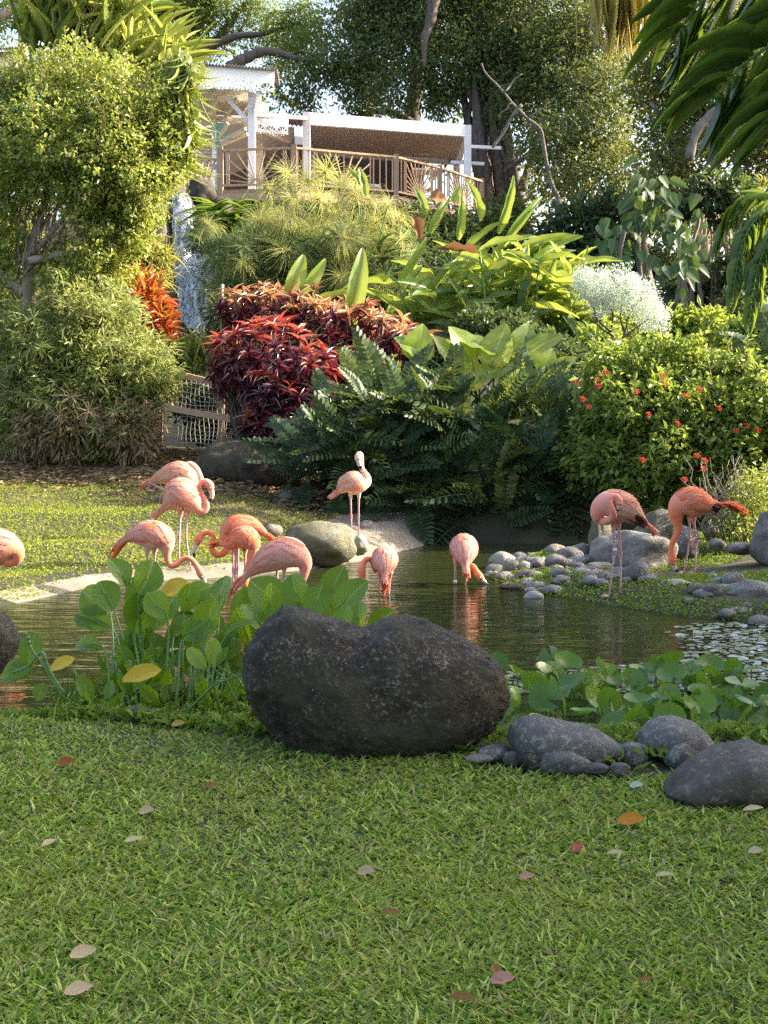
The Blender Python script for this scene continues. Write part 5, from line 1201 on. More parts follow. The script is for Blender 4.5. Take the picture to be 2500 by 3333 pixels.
r_ = thing('trailing_vine', W(590, 180, 23.3), 'hanging bright yellow-green strands at the right edge of the tall left shrub', 'vine'); ob('foliage', mb.mesh('foliage', M['strap']), r_, kind='stuff')
mb = MB(); px_limb(mb, [(640, 300), (672, 370), (700, 420), (735, 450), (762, 447)], 23.3, .012, .006, 6, 0); px_limb(mb, [(600, 290), (620, 320), (636, 358)], 23.3, .01, .006, 6, 0); ob('stem', mb.mesh('stem', M['stem'], True), r_)
# sedge
sedge_root = thing('sedge_bank', W(250, 1480, 22.6), 'dense sunlit sedge with umbrella-like leaf whorls on the left bank', 'sedge')
SHAG[0] = .6
def umbel(n, L, w, seed, t=T_STRAP):
    mb = MB(); rr = np.random.default_rng(seed); a = np.arange(n) * 2.399 + rr.random(n) * .3; el = rr.uniform(-.15, .7, n)
    D = np.stack([np.cos(a) * np.cos(el), np.sin(a) * np.cos(el), np.sin(el)], -1)
    leaves(mb, t, np.zeros((n, 3)), D, np.tile([0, 0, 1.], (n, 1)) + rr.normal(size=(n, 3)) * .2, rr.uniform(.7, 1.1, n) * L, w); return mb
T_THIN = tmpl(3, 1, strap, droop=.45)
um = [umbel(16, .22, .017, s, T_THIN).mesh('whorl', M['sedge']) for s in range(4)] + [umbel(16, .22, .015, 9, T_THIN).mesh('dry_whorl', M['dry'])]
sb = [pb(300, 1120, 23, 170, .9), pb(130, 1150, 23.2, 180, .9), pb(440, 1180, 22.8, 120, .7), pb(30, 1230, 23.2, 190, .8), pb(500, 1240, 22.6, 90, .5), pb(270, 1300, 22.6, 170, .7), pb(100, 1340, 22.8, 130, .6), pb(420, 1330, 22.5, 120, .5), pb(-120, 1250, 23.4, 160, .9), pb(330, 1020, 23.2, 120, .8), pb(330, 1420, 22.3, 70, .4)]
P, d = shell(sb, 330, .75)
for k, (p, q) in enumerate(sorted(zip(P.tolist(), d.tolist()), key=lambda z: z[0][1])[:290]):
    py = 1400 - (p[2] - CAMZ) * F / p[1]; dry = py > 1290 and R.random() < .7
    ob('leaf_whorl', um[4] if dry else um[k % 4], sedge_root, basis(p, rv(.5) + Vector((1, 0, 0)), Vector((q[0] * .8, q[1] * .8 - .5, .9)), 1.1 * R.uniform(.8, 1.3), 1.1 * R.uniform(.8, 1.3), 1.1))
mb = MB(); crown(mb, sb, 30000, .17, .02, T_SMALL, .3, .5, .8); SHAG[0] = .42; ob('foliage', mb.mesh('foliage', M['sedge']), sedge_root, kind='stuff')
mb = MB(); crown(mb, [pb(230, 1400, 22.3, 100, .4), pb(420, 1400, 22.2, 90, .4), pb(120, 1410, 22.4, 80, .4)], 2600, .2, .018, T_SMALL, .1, .9, .7); ob('dry_foliage', mb.mesh('dry_foliage', M['dry']), sedge_root, kind='stuff')
mb = MB()
for k in range(80): x = R.uniform(-20, 520); limb(mb, W(x, 1440, 22.8), W(x + R.uniform(-20, 30), R.uniform(1120, 1300), 22.9), .008, .005, .3, 4, seg=5)
ob('stems', mb.mesh('stems', M['twig']), sedge_root, kind='stuff')

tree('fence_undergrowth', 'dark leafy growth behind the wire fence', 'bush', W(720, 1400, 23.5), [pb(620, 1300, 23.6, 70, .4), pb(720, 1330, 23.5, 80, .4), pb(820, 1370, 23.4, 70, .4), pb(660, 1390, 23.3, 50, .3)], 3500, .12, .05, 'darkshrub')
# ---- crotons and grass by the waterfall
def leafcloud(name, label, cat, base, blobs, n, L, w, t, m, limit=300, up=.6, tips=None, group=None):
    root = thing(name, base, label, cat, group); P, d = shell(blobs, n, .45); it = []
    for p, q in zip(P, d):
        D = Vector(q) + rv(.5) + Vector((0, -.1, up)); it.append((Vector(p), D, Vector((0, -.6, .8)) + rv(.4), L * R.uniform(.7, 1.2), w * R.uniform(.8, 1.2)))
    leaf_parts(root, 'leaf', unit(name + '_leaf', t, M[m]), t, M[m], it, limit); return root
leafcloud('croton_shrub', 'red and orange leaved croton left of the waterfall', 'shrub', W(480, 1150, 25), [pb(400, 960, 25.2, 60), pb(470, 1000, 25, 75), pb(520, 1060, 24.8, 45), pb(530, 1120, 24.7, 36), pb(440, 930, 25.3, 40), pb(350, 950, 25.4, 50)], 1300, .26, .075, T_LANCE, 'croton')
items = []
for k in range(220):
    bx, by = R.uniform(560, 700), R.uniform(1130, 1225); items.append((W(bx, by, 24.3 + R.random() * .5), Vector((R.gauss(0, .35), R.gauss(0, .3), 1)), Vector((0, -1, .3)) + rv(.4), R.uniform(.25, .6), R.uniform(.02, .05)))
strap_plant('strap_plant', 'light green strap-leaved plant below the waterfall', 'plant', W(640, 1220, 24.5), items, T_STRAP, 'strap')
mb = MB(); n = 900; c = np.array([[*W(R.gauss(455, 34), R.gauss(880, 50), 27.5)] for _ in range(n)]); leaves(mb, T_STRAP, c, rng.normal(size=(n, 3)) * .4 + np.array([.3, -.2, .3]), rng.normal(size=(n, 3)), rng.uniform(.3, .6, n), .010)
ob('dry_grass_tuft', mb.mesh('dry_grass_tuft', M['papy']), None, None, 'pale dry grass tuft beside the foaming step of the waterfall', 'grass', kind='stuff')
items = [(W(px, py, 25.5), Vector((math.sin(a), -.1, math.cos(a))), Vector((.3, -1, .2)), L * 25.5 / F, .06 * 25.5 * 30 / F) for px, py, a, L in ((470, 900, .9, 100), (290, 960, .9, 90), (555, 1110, 1.3, 90), (430, 830, .5, 90))]
strap_plant('banana_leaves', 'few broad yellow-green blades above the croton', 'plant', W(440, 950, 25.5), items, tmpl(6, 4, lance, droop=.15, fold=.2), 'heli')
items = []
for k in range(60):
    items.append((W(R.uniform(690, 780), R.uniform(690, 800), 33.2), Vector((R.uniform(-.6, .2), -.4, R.uniform(-.1, .9))), Vector((0, -.5, 1)), R.uniform(.7, 1.2), R.uniform(.06, .10)))
strap_plant('bird_nest_fern', 'green strap fern hanging over the rock right of the upper waterfall', 'fern', W(700, 800, 33.4), items, T_STRAP, 'cover')

# ---- papyrus and reeds
def thread_head(n, seed, m, Lm=1.0):
    mb = MB(); rr = np.random.default_rng(seed); a = rr.random(n) * 2 * PI; el = rr.uniform(-.2, 1.4, n)
    D = np.stack([np.cos(a) * np.cos(el), np.sin(a) * np.cos(el), np.sin(el)], -1)
    leaves(mb, tmpl(4, 1, lambda t: 1, droop=.75), np.zeros((n, 3)), D, np.tile([0, 0, 1.], (n, 1)) + rr.normal(size=(n, 3)) * .1, rr.uniform(.6, 1.0, n) * Lm, .012); return mb.mesh('seed_head', M[m])
hy = [thread_head(150, s, 'papy') for s in (1, 2, 3)]; hg = [thread_head(120, s, 'papyg') for s in (4, 5, 6)]
pr = thing('papyrus_clump', W(1000, 980, 31), 'big papyrus clump with feathery yellow heads below the deck railing', 'papyrus')
hl = [(880, 620), (930, 565), (1100, 600), (1145, 640), (1085, 700), (950, 650), (1060, 560), (1200, 650), (1262, 670), (1225, 725), (970, 770), (1110, 780), (1232, 800), (1180, 840), (1290, 710), (1310, 780), (1160, 740), (905, 700), (1040, 650), (860, 680), (1150, 590), (1205, 770), (1255, 850), (1000, 590), (1330, 830)]
stm = MB()
def head(px, py, Y, meshes, s):
    p = W(px, py, Y); lean = Vector((R.gauss(.1, .3), -.35, 1)); ob('seed_head', R.choice(meshes), pr, basis(p, rv(1), lean, s, s, s))
    b = Vector((p.x + R.uniform(-.5, .5), Y + .8, 4.2)); stm.tube([b, (b + p) / 2 + Vector((0, .1, .3)), p], [.015, .012, .010], 5)
for px, py in hl: head(px + R.uniform(-8, 8), py, 31.6 + R.uniform(-.9, .6), hy, R.uniform(.45, .62))
for k in range(84): head(R.uniform(670, 1340), R.uniform(720, 960), 31.4 + R.uniform(-1.0, .8), hg if R.random() < .6 else hy, R.uniform(.42, .6))
ob('stems', stm.mesh('stems', M['stem']), pr, kind='stuff')
items = []
for k in range(420):
    px = R.uniform(660, 1340); py = R.uniform(780, 985); P = W(px, py, 31.8 + R.uniform(-1.0, 1)); items.append((P, Vector((R.gauss(0, .5), R.gauss(-.4, .3), R.uniform(.2, 1.1))), Vector((0, -.6, .8)) + rv(.3), R.uniform(.5, .95), R.uniform(.03, .055)))
strap_plant('giant_reed', 'blue-green reed with drooping blades mixed into the papyrus', 'reed', W(1000, 985, 31.4), items, T_STRAP, 'reed')

# ---- ti plants
T_TI = tmpl(5, 2, lance, droop=.6, fold=.35)
def ti(name, label, base, blobs, nros, topf, mtop, Y, n_leaf=11):
    root = thing(name, base, label, 'shrub', 'red and purple ti shrubs'); P, d = shell(blobs, nros, .5); order = np.argsort(P[:, 1] - P[:, 2] * .8)
    itr, itp = [], []; sm = MB()
    for p, q in zip(P[order], d[order]):
        ax = Vector(q) * .7 + Vector((0, -.15, .9)) + rv(.2); ax.normalize(); top = q[2] > topf + R.gauss(0, .25)
        e1 = ax.orthogonal().normalized(); e2 = ax.cross(e1)
        for k in range(n_leaf + R.randint(-3, 3)):
            a = k * 2.399 + R.uniform(-.5, .5); el = .2 + 1.15 * (k / n_leaf) + R.uniform(-.15, .2); D = ax * math.cos(el) + (e1 * math.cos(a) + e2 * math.sin(a)) * math.sin(el) + rv(.12)
            (itr if (top and k < n_leaf * .7) else itp).append((Vector(p) + D * .015, D, ax + D * .1, R.uniform(.14, .32), R.uniform(.035, .058)))
        g = Vector((p[0] * .6 + base[0] * .4, base[1] + R.uniform(-.3, .3), base[2])); limb(sm, g, Vector(p), .02, .010, .4, 5, seg=5)
    ob('stems', sm.mesh('stems', M['barkd']), root, kind='stuff')
    leaf_parts(root, 'red_leaf', unit('red_leaf', T_TI, M[mtop]), T_TI, M[mtop], itr, 150); leaf_parts(root, 'purple_leaf', unit('purple_leaf', T_TI, M['ti']), T_TI, M['ti'], itp, 150)
    return root
ti('ti_shrub', 'front ti shrub, deep purple with scarlet tips, beside the wire fence', W(900, 1440, 22), [pb(860, 1370, 21.9, 80, .5), pb(960, 1390, 21.7, 60, .5), pb(740, 1190, 22, 60, .5), pb(800, 1180, 22, 110, .7), pb(930, 1180, 21.9, 120, .7), pb(1010, 1230, 21.8, 80, .6), pb(880, 1290, 21.8, 100, .6), pb(980, 1320, 21.6, 80, .5), pb(1040, 1310, 21.6, 50, .4), pb(760, 1250, 22, 60, .5)], 250, .38, 'tired', 22)
ti('ti_shrub', 'rear ti shrub with orange-pink tips along the top of the red planting', W(1050, 1260, 24.5), [pb(790, 1020, 24.6, 60, .8), pb(880, 1020, 24.4, 90, .8), pb(1000, 1040, 24.4, 90, .8), pb(1120, 1070, 24.2, 90, .8), pb(1240, 1090, 24, 90, .8), pb(1330, 1130, 23.8, 60, .7), pb(1200, 1170, 23.6, 90, .6), pb(1080, 1180, 23.6, 80, .6)], 300, .12, 'tipale', 24.5)
T_BIG = tmpl(9, 4, lambda t: math.sin(PI * (t * .96 + .02) ** .8) ** .6, droop=.22, fold=.22, wave=.05)
bigm = unit('paddle_leaf', T_BIG, M['heli'])
def px_leaves(name, label, cat, base, lst, Y, t, m, mesh, Nn=(.15, -1, .25), stem_to=None, group=None, sr=.02):
    """leaves given by foot point, pointing angle from vertical and length, in the picture"""
    root = thing(name, base, label, cat, group); sm = MB(); k = Y / F
    for l in lst:
        px, py, a, L, w = l[:5]; y = Y + (l[5] if len(l) > 5 else 0); P = W(px, py, y); D = Vector((math.sin(math.radians(a)), R.uniform(-.25, .1), math.cos(math.radians(a))))
        ob('leaf', mesh, root, basis(P, D, Vector(Nn) + rv(.2), L * k, w * k, L * k))
        b = Vector(stem_to) if stem_to else Vector(base); b = b + Vector((R.uniform(-.3, .3), 0, 0)); sm.tube([b, b.lerp(P, .6) + Vector((0, 0, .05)), P, P + D * L * k * .12], [sr, sr * .8, sr * .6, sr * .3], 6)
    ob('stems', sm.mesh('stems', M['stem'], True), root); return root
px_leaves('ginger_plant', 'four tall glowing paddle leaves sticking out of the red planting', 'plant', W(1080, 1150, 24.6), [(940, 985, 18, 165, 62), (975, 965, 38, 150, 44), (1140, 1040, 12, 235, 66), (1010, 990, 68, 150, 26), (1150, 1000, -95, 95, 34), (1152, 1062, 5, 62, 36)], 24.3, T_BIG, 'heli', bigm)
# ---- heliconia / ginger
items = []; hs_ = MB()
hr = thing('heliconia_clump', W(1600, 1090, 27), 'tall clump of bright paddle-shaped leaves lit through by the sun right of the reeds', 'heliconia')
for k in range(66):
    bx = R.uniform(1350, 1880); top = 700 + abs(bx - 1600) * .5 + R.uniform(0, 220); Yk = 27 + R.uniform(-1.2, 1.4)
    b = W(bx, 1100, Yk); lean = R.gauss((bx - 1560) / 500, .22); tp = W(bx + lean * 130, top + 90, Yk - .3)
    hs_.tube([b, (b + tp) / 2, tp], [.03, .025, .015], 6)
    for j in range(6):
        t = .28 + .72 * j / 5; P = b.lerp(tp, t); sd = 1 if j % 2 else -1
        D = Vector((sd * R.uniform(.3, 1.1) * (1.15 - .4 * t) + lean * .8 + .2, R.uniform(-.6, .3), R.uniform(.1, 1.0) * (.4 + .7 * t)))
        items.append((P, D, Vector((.1, -.5, .8)) + rv(.35), R.uniform(.6, 1.1), R.uniform(.14, .21)))
for px, py, a, L in ((1400, 760, 25, 150), (1490, 780, 10, 160), (1385, 700, -12, 110), (1640, 800, 35, 230), (1620, 760, 20, 220), (1560, 720, -5, 160), (1700, 850, 62, 200), (1730, 820, 70, 180), (1760, 880, 80, 150), (1700, 800, 75, 170), (1480, 660, 15, 60), (1180, 610, -25, 90), (1190, 640, -8, 100)):
    Yk = 26.4; k_ = Yk / F; items.append((W(px, py, Yk), Vector((math.sin(math.radians(a)), -.1, math.cos(math.radians(a)))), Vector((.2, -1, .3)) + rv(.2), L * k_, .17))
ob('stems', hs_.mesh('stems', M['stem'], True), hr)
leaf_parts(hr, 'leaf', [bigm, unit('paddle_leaf', tmpl(9, 4, lambda t: math.sin(PI * (t * .96 + .02) ** .7) ** .6, droop=.5, fold=.3, wave=.09), M['heli'])], T_BIG, M['heli'], items, 300, key=lambda i: i[0][1] - i[0][2])
dl = unit('dead_leaf', tmpl(9, 2, lance, droop=.3, fold=.5, wave=.2), M['helid'])
for px, py, a, L, w in ((1560, 840, -68, 150, 30), (1345, 700, 160, 90, 40), (1400, 640, 95, 60, 50), (1500, 880, 60, 60, 30)):
    ob('dead_leaf', dl, hr, basis(W(px, py, 26), Vector((math.sin(math.radians(a)), 0, math.cos(math.radians(a)))), (0.2, -1, .4), L * 26 / F, w * 26 / F, L * 26 / F))
tree('low_dark_shrub', 'low dark green shrub in shade between the label and the elephant ears', 'shrub', W(1600, 1180, 24.5), [pb(1560, 1090, 24.6, 90, .7), pb(1680, 1110, 24.3, 90, .7), pb(1760, 1150, 24, 80, .7), pb(1480, 1110, 24.6, 60, .6), pb(1830, 1200, 23.4, 90, .7), pb(1420, 1160, 24.4, 70, .6)], 9000, .11, .06, 'darkshrub', None, inner=.5, t=T_OVAL)
tree('back_greenery', 'mixed light green leaves filling in behind the white flowering bush', 'shrub', W(2200, 1150, 27), [pb(1900, 1010, 28, 80), pb(2000, 1060, 27, 90), pb(2180, 1090, 26, 80), pb(2300, 1080, 26, 80), pb(2420, 1120, 25, 80), pb(1950, 1130, 24.5, 70), pb(2520, 1080, 25, 90)], 8000, .2, .06, 'heli', None, inner=.3)
# ---- elephant ears
T_EAR = tmpl(9, 6, lambda t: math.sin(PI * (t * .97 + .02) ** .6) ** .7, droop=.25, fold=.18, wave=.08)
earm = unit('ear_leaf', T_EAR, M['ear'])
px_leaves('elephant_ear', 'elephant ear plant with huge wrinkled yellow-green leaves behind the palm bush', 'plant', W(1560, 1330, 21.6),
 [(1350, 1170, 15, 120, 110), (1370, 1150, -50, 100, 90), (1540, 1180, -25, 140, 120), (1600, 1190, 15, 150, 120), (1680, 1180, 50, 170, 120), (1740, 1240, 75, 150, 110), (1620, 1150, -60, 150, 110), (1690, 1150, 20, 110, 100), (1560, 1230, 60, 150, 110), (1790, 1230, 40, 110, 100), (1480, 1180, -30, 110, 90), (1720, 1310, 95, 150, 110), (1450, 1260, -50, 140, 90), (1520, 1270, 10, 120, 100), (1800, 1290, 110, 110, 90), (1760, 1210, 30, 90, 80)], 21.3, T_EAR, 'ear', earm, Nn=(.1, -.55, .7))
px_leaves('caladium', 'broad grey-green leaves lying between the red ti shrub and the palm bush', 'plant', W(1240, 1330, 21.2),
 [(1330, 1240, -85, 170, 70), (1180, 1260, -95, 90, 50), (1290, 1210, -40, 100, 70), (1350, 1230, 20, 90, 70), (1220, 1290, -60, 80, 50)], 21.2, T_EAR, 'philo', unit('grey_leaf', T_EAR, M['philo']), Nn=(.1, -.5, .8))
mb = MB()
lf = []
r_ = thing('flower_spike_plant', W(1220, 1300, 21), 'thin yellowing stalks with small leaves in front of the red ti shrub', 'plant')
for q in ([(1235, 1300), (1228, 1230), (1205, 1170), (1190, 1130)], [(1225, 1290), (1262, 1210), (1278, 1160)], [(1180, 1290), (1180, 1230), (1192, 1190)]):
    pts = px_limb(mb, q, 20.9, .008, .005, 5, 0)
    for p in pts[3:]:
        for _ in range(3): lf.append((p, rv(1) + Vector((0, 0, .5)), rv(1), .10, .045))
ob('stems', mb.mesh('stems', M['stem']), r_); leaf_parts(r_, 'leaf', unit('small_leaf', T_OVAL, M['heli']), T_OVAL, M['heli'], lf, 60)

# ---- cardboard palms
def frond_mesh(seed, m, npair=14, droop=.5):
    rr = random.Random(seed); mb = MB(); pts = []
    for i in range(13):
        t = i / 12; pts.append((t * (1 - .18 * droop * t), .02 * math.sin(t * 3 + seed), .10 * t - droop * t * t))
    mb.tube(pts, np.linspace(.011, .004, 13), 5)
    tl = tmpl(3, 2, oblong, droop=.12, fold=.12); P, D, N, L, Wd = [], [], [], [], []
    for k in range(npair):
        t = .16 + .84 * k / (npair - 1); i = min(int(t * 12), 11); f = t * 12 - i
        a = Vector(pts[i]).lerp(Vector(pts[i + 1]), f); tg = (Vector(pts[i + 1]) - Vector(pts[i])).normalized()
        ln = .19 * (.65 + .5 * math.sin(PI * min(1, t * .9 + .1)))
        for s in (-1, 1):
            el = math.radians(68 - 42 * max(0, t - .6) / .4 + rr.uniform(-5, 5)); side = Vector((0, s, 0))
            D.append(tg * math.cos(el) + side * math.sin(el) + Vector((0, 0, .22 + rr.uniform(-.1, .1)))); P.append(a); N.append(Vector((0, 0, 1)) + tg * .25 + side * rr.uniform(-.1, .3)); L.append(ln); Wd.append(ln * .50)
    leaves(mb, tl, P, D, N, np.array(L), np.array(Wd)); return mb.mesh('frond', M[m], True)
fm = [frond_mesh(s, 'zamia', droop=dd) for s, dd in ((1, .35), (2, .6), (3, .85), (4, .5))]; fy = [frond_mesh(s, 'zamia_sunpaint', droop=dd) for s, dd in ((5, .35), (6, .6))]
def palmbush(name, label, base, blobs, n, Ls, yf, cutoff=.55, grp='dark feather-leaved palm bushes'):
    root = thing(name, base, label, 'palm bush', grp); P, d = shell(blobs, n, .35)
    for p, q in zip(P, d):
        if q[1] > cutoff: continue
        D = Vector(q) + Vector((0, -.25, .45)) + rv(.22); yel = q[2] > .7 and R.random() < yf  # some upward fronds take the leaflet colour with painted sunlight
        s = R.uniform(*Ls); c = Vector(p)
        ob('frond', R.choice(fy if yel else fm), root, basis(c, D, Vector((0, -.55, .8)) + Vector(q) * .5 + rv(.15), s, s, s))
    return root
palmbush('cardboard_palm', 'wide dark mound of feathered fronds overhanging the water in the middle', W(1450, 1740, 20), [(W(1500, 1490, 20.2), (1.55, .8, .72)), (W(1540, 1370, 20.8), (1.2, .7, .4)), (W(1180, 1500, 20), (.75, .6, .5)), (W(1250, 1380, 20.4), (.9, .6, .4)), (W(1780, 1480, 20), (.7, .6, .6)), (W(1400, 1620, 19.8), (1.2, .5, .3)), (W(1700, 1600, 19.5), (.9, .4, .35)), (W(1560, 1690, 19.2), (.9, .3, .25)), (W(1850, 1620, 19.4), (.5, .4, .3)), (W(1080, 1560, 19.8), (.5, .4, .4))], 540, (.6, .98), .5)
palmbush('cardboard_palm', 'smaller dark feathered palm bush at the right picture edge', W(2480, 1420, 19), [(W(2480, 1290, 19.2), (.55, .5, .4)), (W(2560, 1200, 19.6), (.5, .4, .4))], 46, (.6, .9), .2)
tree('palm_bush_thicket', 'dark shaded leaves deep inside the middle palm mound', 'bush', W(1500, 1720, 20.9), [(W(1500, 1520, 21.3), (2.0, .5, .95)), (W(1180, 1540, 21.2), (.8, .4, .6)), (W(1850, 1560, 21), (.8, .4, .7))], 9000, .14, .06, 'zamia', None, inner=.2)

# ---- white flowering bush
def snow_tr(mb):
    for q in ([(2015, 1150), (1995, 1090), (1945, 1040), (1935, 1000), (1915, 960)], [(2010, 1140), (1990, 1080), (1995, 1020), (1970, 980)], [(2005, 1140), (2035, 1080), (2045, 1030), (2070, 990), (2110, 960)], [(2000, 1120), (2060, 1075), (2110, 1040)], [(2035, 1080), (2020, 1030), (2030, 970)], [(1995, 1090), (1960, 1070), (1925, 1030)]):
        px_limb(mb, q, 22, .022, .008, 6)
tree('white_bush', 'rounded bush covered in tiny white bracts with dark bare branches', 'bush', W(2010, 1150, 22), [pb(1930, 930, 22, 62, .4), pb(2010, 940, 21.9, 72, .45), pb(2085, 975, 21.9, 68, .45), pb(2130, 1030, 22, 48, .4), pb(1895, 905, 22, 34, .3), pb(2050, 925, 22, 40, .4), pb(1960, 985, 22, 46, .4)], 13000, .034, .02, 'snow', snow_tr, 'barkd', inner=.4, shag=.8)
# ---- ixora hedge
ix = tree('ixora_hedge', 'broad ixora hedge with red flower clusters, sunlit on top and dark below', 'hedge', W(2250, 1680, 18.5),
 [pb(2020, 1240, 19.4, 120, .7), pb(2200, 1220, 19.4, 140, .7), pb(2370, 1260, 19.2, 120, .7), pb(2120, 1380, 18.8, 170, .8), pb(2330, 1420, 18.6, 170, .8), pb(1990, 1370, 19, 100, .7), pb(2000, 1500, 18.8, 120, .7), pb(2180, 1540, 18.4, 150, .7), pb(2380, 1560, 18.2, 150, .7), pb(2560, 1400, 18.4, 190, .8), pb(2720, 1350, 18.8, 180, .9), pb(1900, 1420, 19.2, 70, .5), pb(1880, 1540, 19.2, 70, .5), pb(2900, 1300, 19, 200, 1)], 46000, .105, .05, 'ixora', None, inner=.5, t=T_OVAL, jit=.7, sprig=350, sl=.3, shag=.6)
fc = MB(); v_ = rand_dir(26); v_[:, 2] = np.abs(v_[:, 2]); leaves(fc, T_SMALL, v_ * .028, v_ + rng.normal(size=(26, 3)) * .5, rng.normal(size=(26, 3)), .05, .035); fcm = fc.mesh('flower_cluster', M['flower'])
for px, py in ((1872, 1245), (1944, 1236), (1946, 1258), (1970, 1213), (2155, 1222), (2163, 1250), (2071, 1276), (2276, 1268), (2232, 1290), (1897, 1300), (1917, 1325), (2205, 1380), (2430, 1386), (2465, 1400), (2395, 1403), (2090, 1497), (2268, 1484), (2293, 1500), (2228, 1562), (2289, 1526), (2340, 1330), (2110, 1350)):
    kY = 17.2 + (1560 - py) / 400; ob('flower_cluster', fcm, ix, basis(W(px, py, kY), (1, 0, 0), (0.1, -1, .5), .7 * R.uniform(.7, 1.2), .6, .6))
def twb(mb):
    for k in range(60):
        x = R.uniform(2300, 2520); limb(mb, W(x, 1760, 15.3), W(x + R.uniform(-130, 60), R.uniform(1480, 1620), 15.0 + R.random() * .5), .008, .003, .6, 6, seg=5)
tree('twiggy_bush', 'small twiggy bush with yellow-green leaves behind the rightmost flamingo', 'bush', W(2420, 1770, 15.4), [pb(2440, 1610, 15.2, 70, .4), pb(2400, 1680, 15.2, 60, .4), pb(2500, 1570, 15.2, 70, .4), pb(2350, 1740, 15.4, 50, .3), pb(2520, 1700, 15.4, 90, .4)], 2600, .05, .028, 'shrub', twb, 'barkl', inner=.1)
# ---- banyan roots, trunk with climbing philodendron
def roots(mb):
    for k in range(26):
        x = 2195 + R.random() * 210; u = (x - 2300) * R.uniform(.3, .9); px_limb(mb, [(x, 1130), (x + R.uniform(-12, 12), 980), (x + R.uniform(-14, 14), 860), (2310 + u + R.uniform(-30, 30), 700), (2310 + u * 1.2 + R.uniform(-30, 30), 610)], 33 + R.uniform(-.8, .8), R.uniform(.03, .12), .012, 7)
r_ = thing('banyan_tree', W(2290, 1100, 33), 'banyan with many hanging brown aerial roots at the right behind the white bush', 'tree'); mb = MB(); roots(mb); ob('aerial_roots', mb.mesh('aerial_roots', M['barkl'], True), r_)
def ptr(mb): px_limb(mb, [(2135, 1120), (2112, 960), (2095, 820), (2082, 700), (2076, 600)], 31, .2, .05); px_limb(mb, [(2100, 1100), (2092, 950), (2080, 800), (2090, 660)], 30.8, .07, .05); px_limb(mb, [(2020, 1000), (2010, 880), (2040, 700)], 33, .08, .06)
r_ = thing('philodendron_trunk', W(2135, 1120, 31), 'grey lichened trunk wrapped in a climbing philodendron with big leaves', 'tree'); mb = MB(); ptr(mb); ob('trunk', mb.mesh('trunk', M['bark'], True), r_)
it = []
for k in range(130):
    px, py = R.choice([(2000, 800), (2030, 890), (2160, 800), (2200, 870), (2180, 920), (2240, 760), (2060, 700), (1960, 880), (2230, 850), (2100, 650), (2150, 690), (2080, 780), (2070, 640), (2110, 700)]); px += R.gauss(0, 42); py += R.gauss(0, 50)
    it.append((W(px, py - 30, 30.3 + R.random() * .5), Vector((R.gauss(0, .6), -.35, -.8)), Vector((R.gauss(0, .6), -1, R.uniform(0, 1))), R.uniform(.24, .46), R.uniform(.17, .29)))
T_HEART = tmpl(7, 4, heart, droop=.15, fold=.12); leaf_parts(r_, 'leaf', unit('leaf', T_HEART, M['philo']), T_HEART, M['philo'], it, 300)
# ---- palms at the right
def palm_frond(root, ctrl, n, L, w, m='palm', down=.55, fl=.7, part='frond', dead=False, rr=.018, flat=False):
    q = smooth_path([list(p) for p in ctrl], 8); mb = MB(); mb.tube(q, np.linspace(rr, rr * .3, len(q)), 7); f = ob(part, mb.mesh(part, M['stem' if not dead else 'twig'], True), root)
    tm = PALMM[m]; T = nrm(np.gradient(q, axis=0)); nq = len(q)
    for k in range(n):
        t = .12 + .88 * k / n; i = min(int(t * (nq - 1)), nq - 1); tg = Vector(T[i]); sd = tg.cross(Vector((0, -1, .25)) if flat else Vector((0, 0, 1))).normalized()
        for s in (-1, 1):
            D = tg * (.5 + .9 * t) + sd * s * fl * R.uniform(.6, 1.2) + Vector((0, 0, -down * R.uniform(.3, 1.6))) + rv(.08)
            ll = L * (.55 + .5 * math.sin(PI * min(1, .2 + t * .75))) * R.uniform(.85, 1.1)
            ob('leaflet', tm, f, basis(q[i], D, (Vector((R.gauss(0, .4), -1, .5)) if flat else Vector((0, 0, 1))) + sd * s * .4, ll, w, ll))
T_PL = tmpl(6, 2, lambda t: min(1, .35 + t * 3) * (1 - t ** 3), droop=.22, fold=.45)
PALMM = {'palm': unit('leaflet', T_PL, M['palm']), 'straw': unit('leaflet', T_PL, M['straw'])}
pt = thing('palm_tree', (4.0, 6.0, gz(4.0, 5.2)), 'palm whose dark arching fronds hang into the upper right corner', 'palm tree')
mb = MB(); mb.tube(smooth_path([(4.4, 5.2, 0), (4.3, 5.3, 1.5), (4.2, 5.5, 3.2), (4.1, 5.7, 4.9)], 5), .13, 12); ob('trunk', mb.mesh('trunk', M['bark'], True), pt)
cr = Vector((4.1, 5.7, 5.0))
palm_frond(pt, [cr, W(2800, -300, 7.2), W(2480, -110, 7.8), W(2290, 0, 8.0), (W(2190, 130, 8.1))], 20, .58, .028, down=.25, fl=.75, flat=True)
palm_frond(pt, [cr, W(2850, -60, 7.0), W(2600, 90, 7.4), W(2420, 210, 7.6), (W(2300, 350, 7.7))], 20, .60, .028, down=.25, fl=.75, flat=True)
palm_frond(pt, [cr, W(2900, 100, 6.6), W(2740, 200, 6.9), W(2600, 320, 7.1), (W(2500, 450, 7.1))], 19, .56, .028, down=.28, fl=.75, flat=True)
palm_frond(pt, [cr, W(2800, -500, 7.8), W(2500, -250, 8.6), W(2330, -130, 9.0)], 26, .6, .042, down=.6, fl=.6)
p2 = thing('young_palm', W(2640, 1100, 19), 'dark drooping young palm at the right edge above the hedge', 'palm tree')
c2 = W(2600, 760, 19.2)
mb = MB(); mb.tube([W(2640, 1400, 19.4), W(2620, 1100, 19.3), c2], [.09, .07, .06], 10); ob('trunk', mb.mesh('trunk', M['bark'], True), p2)
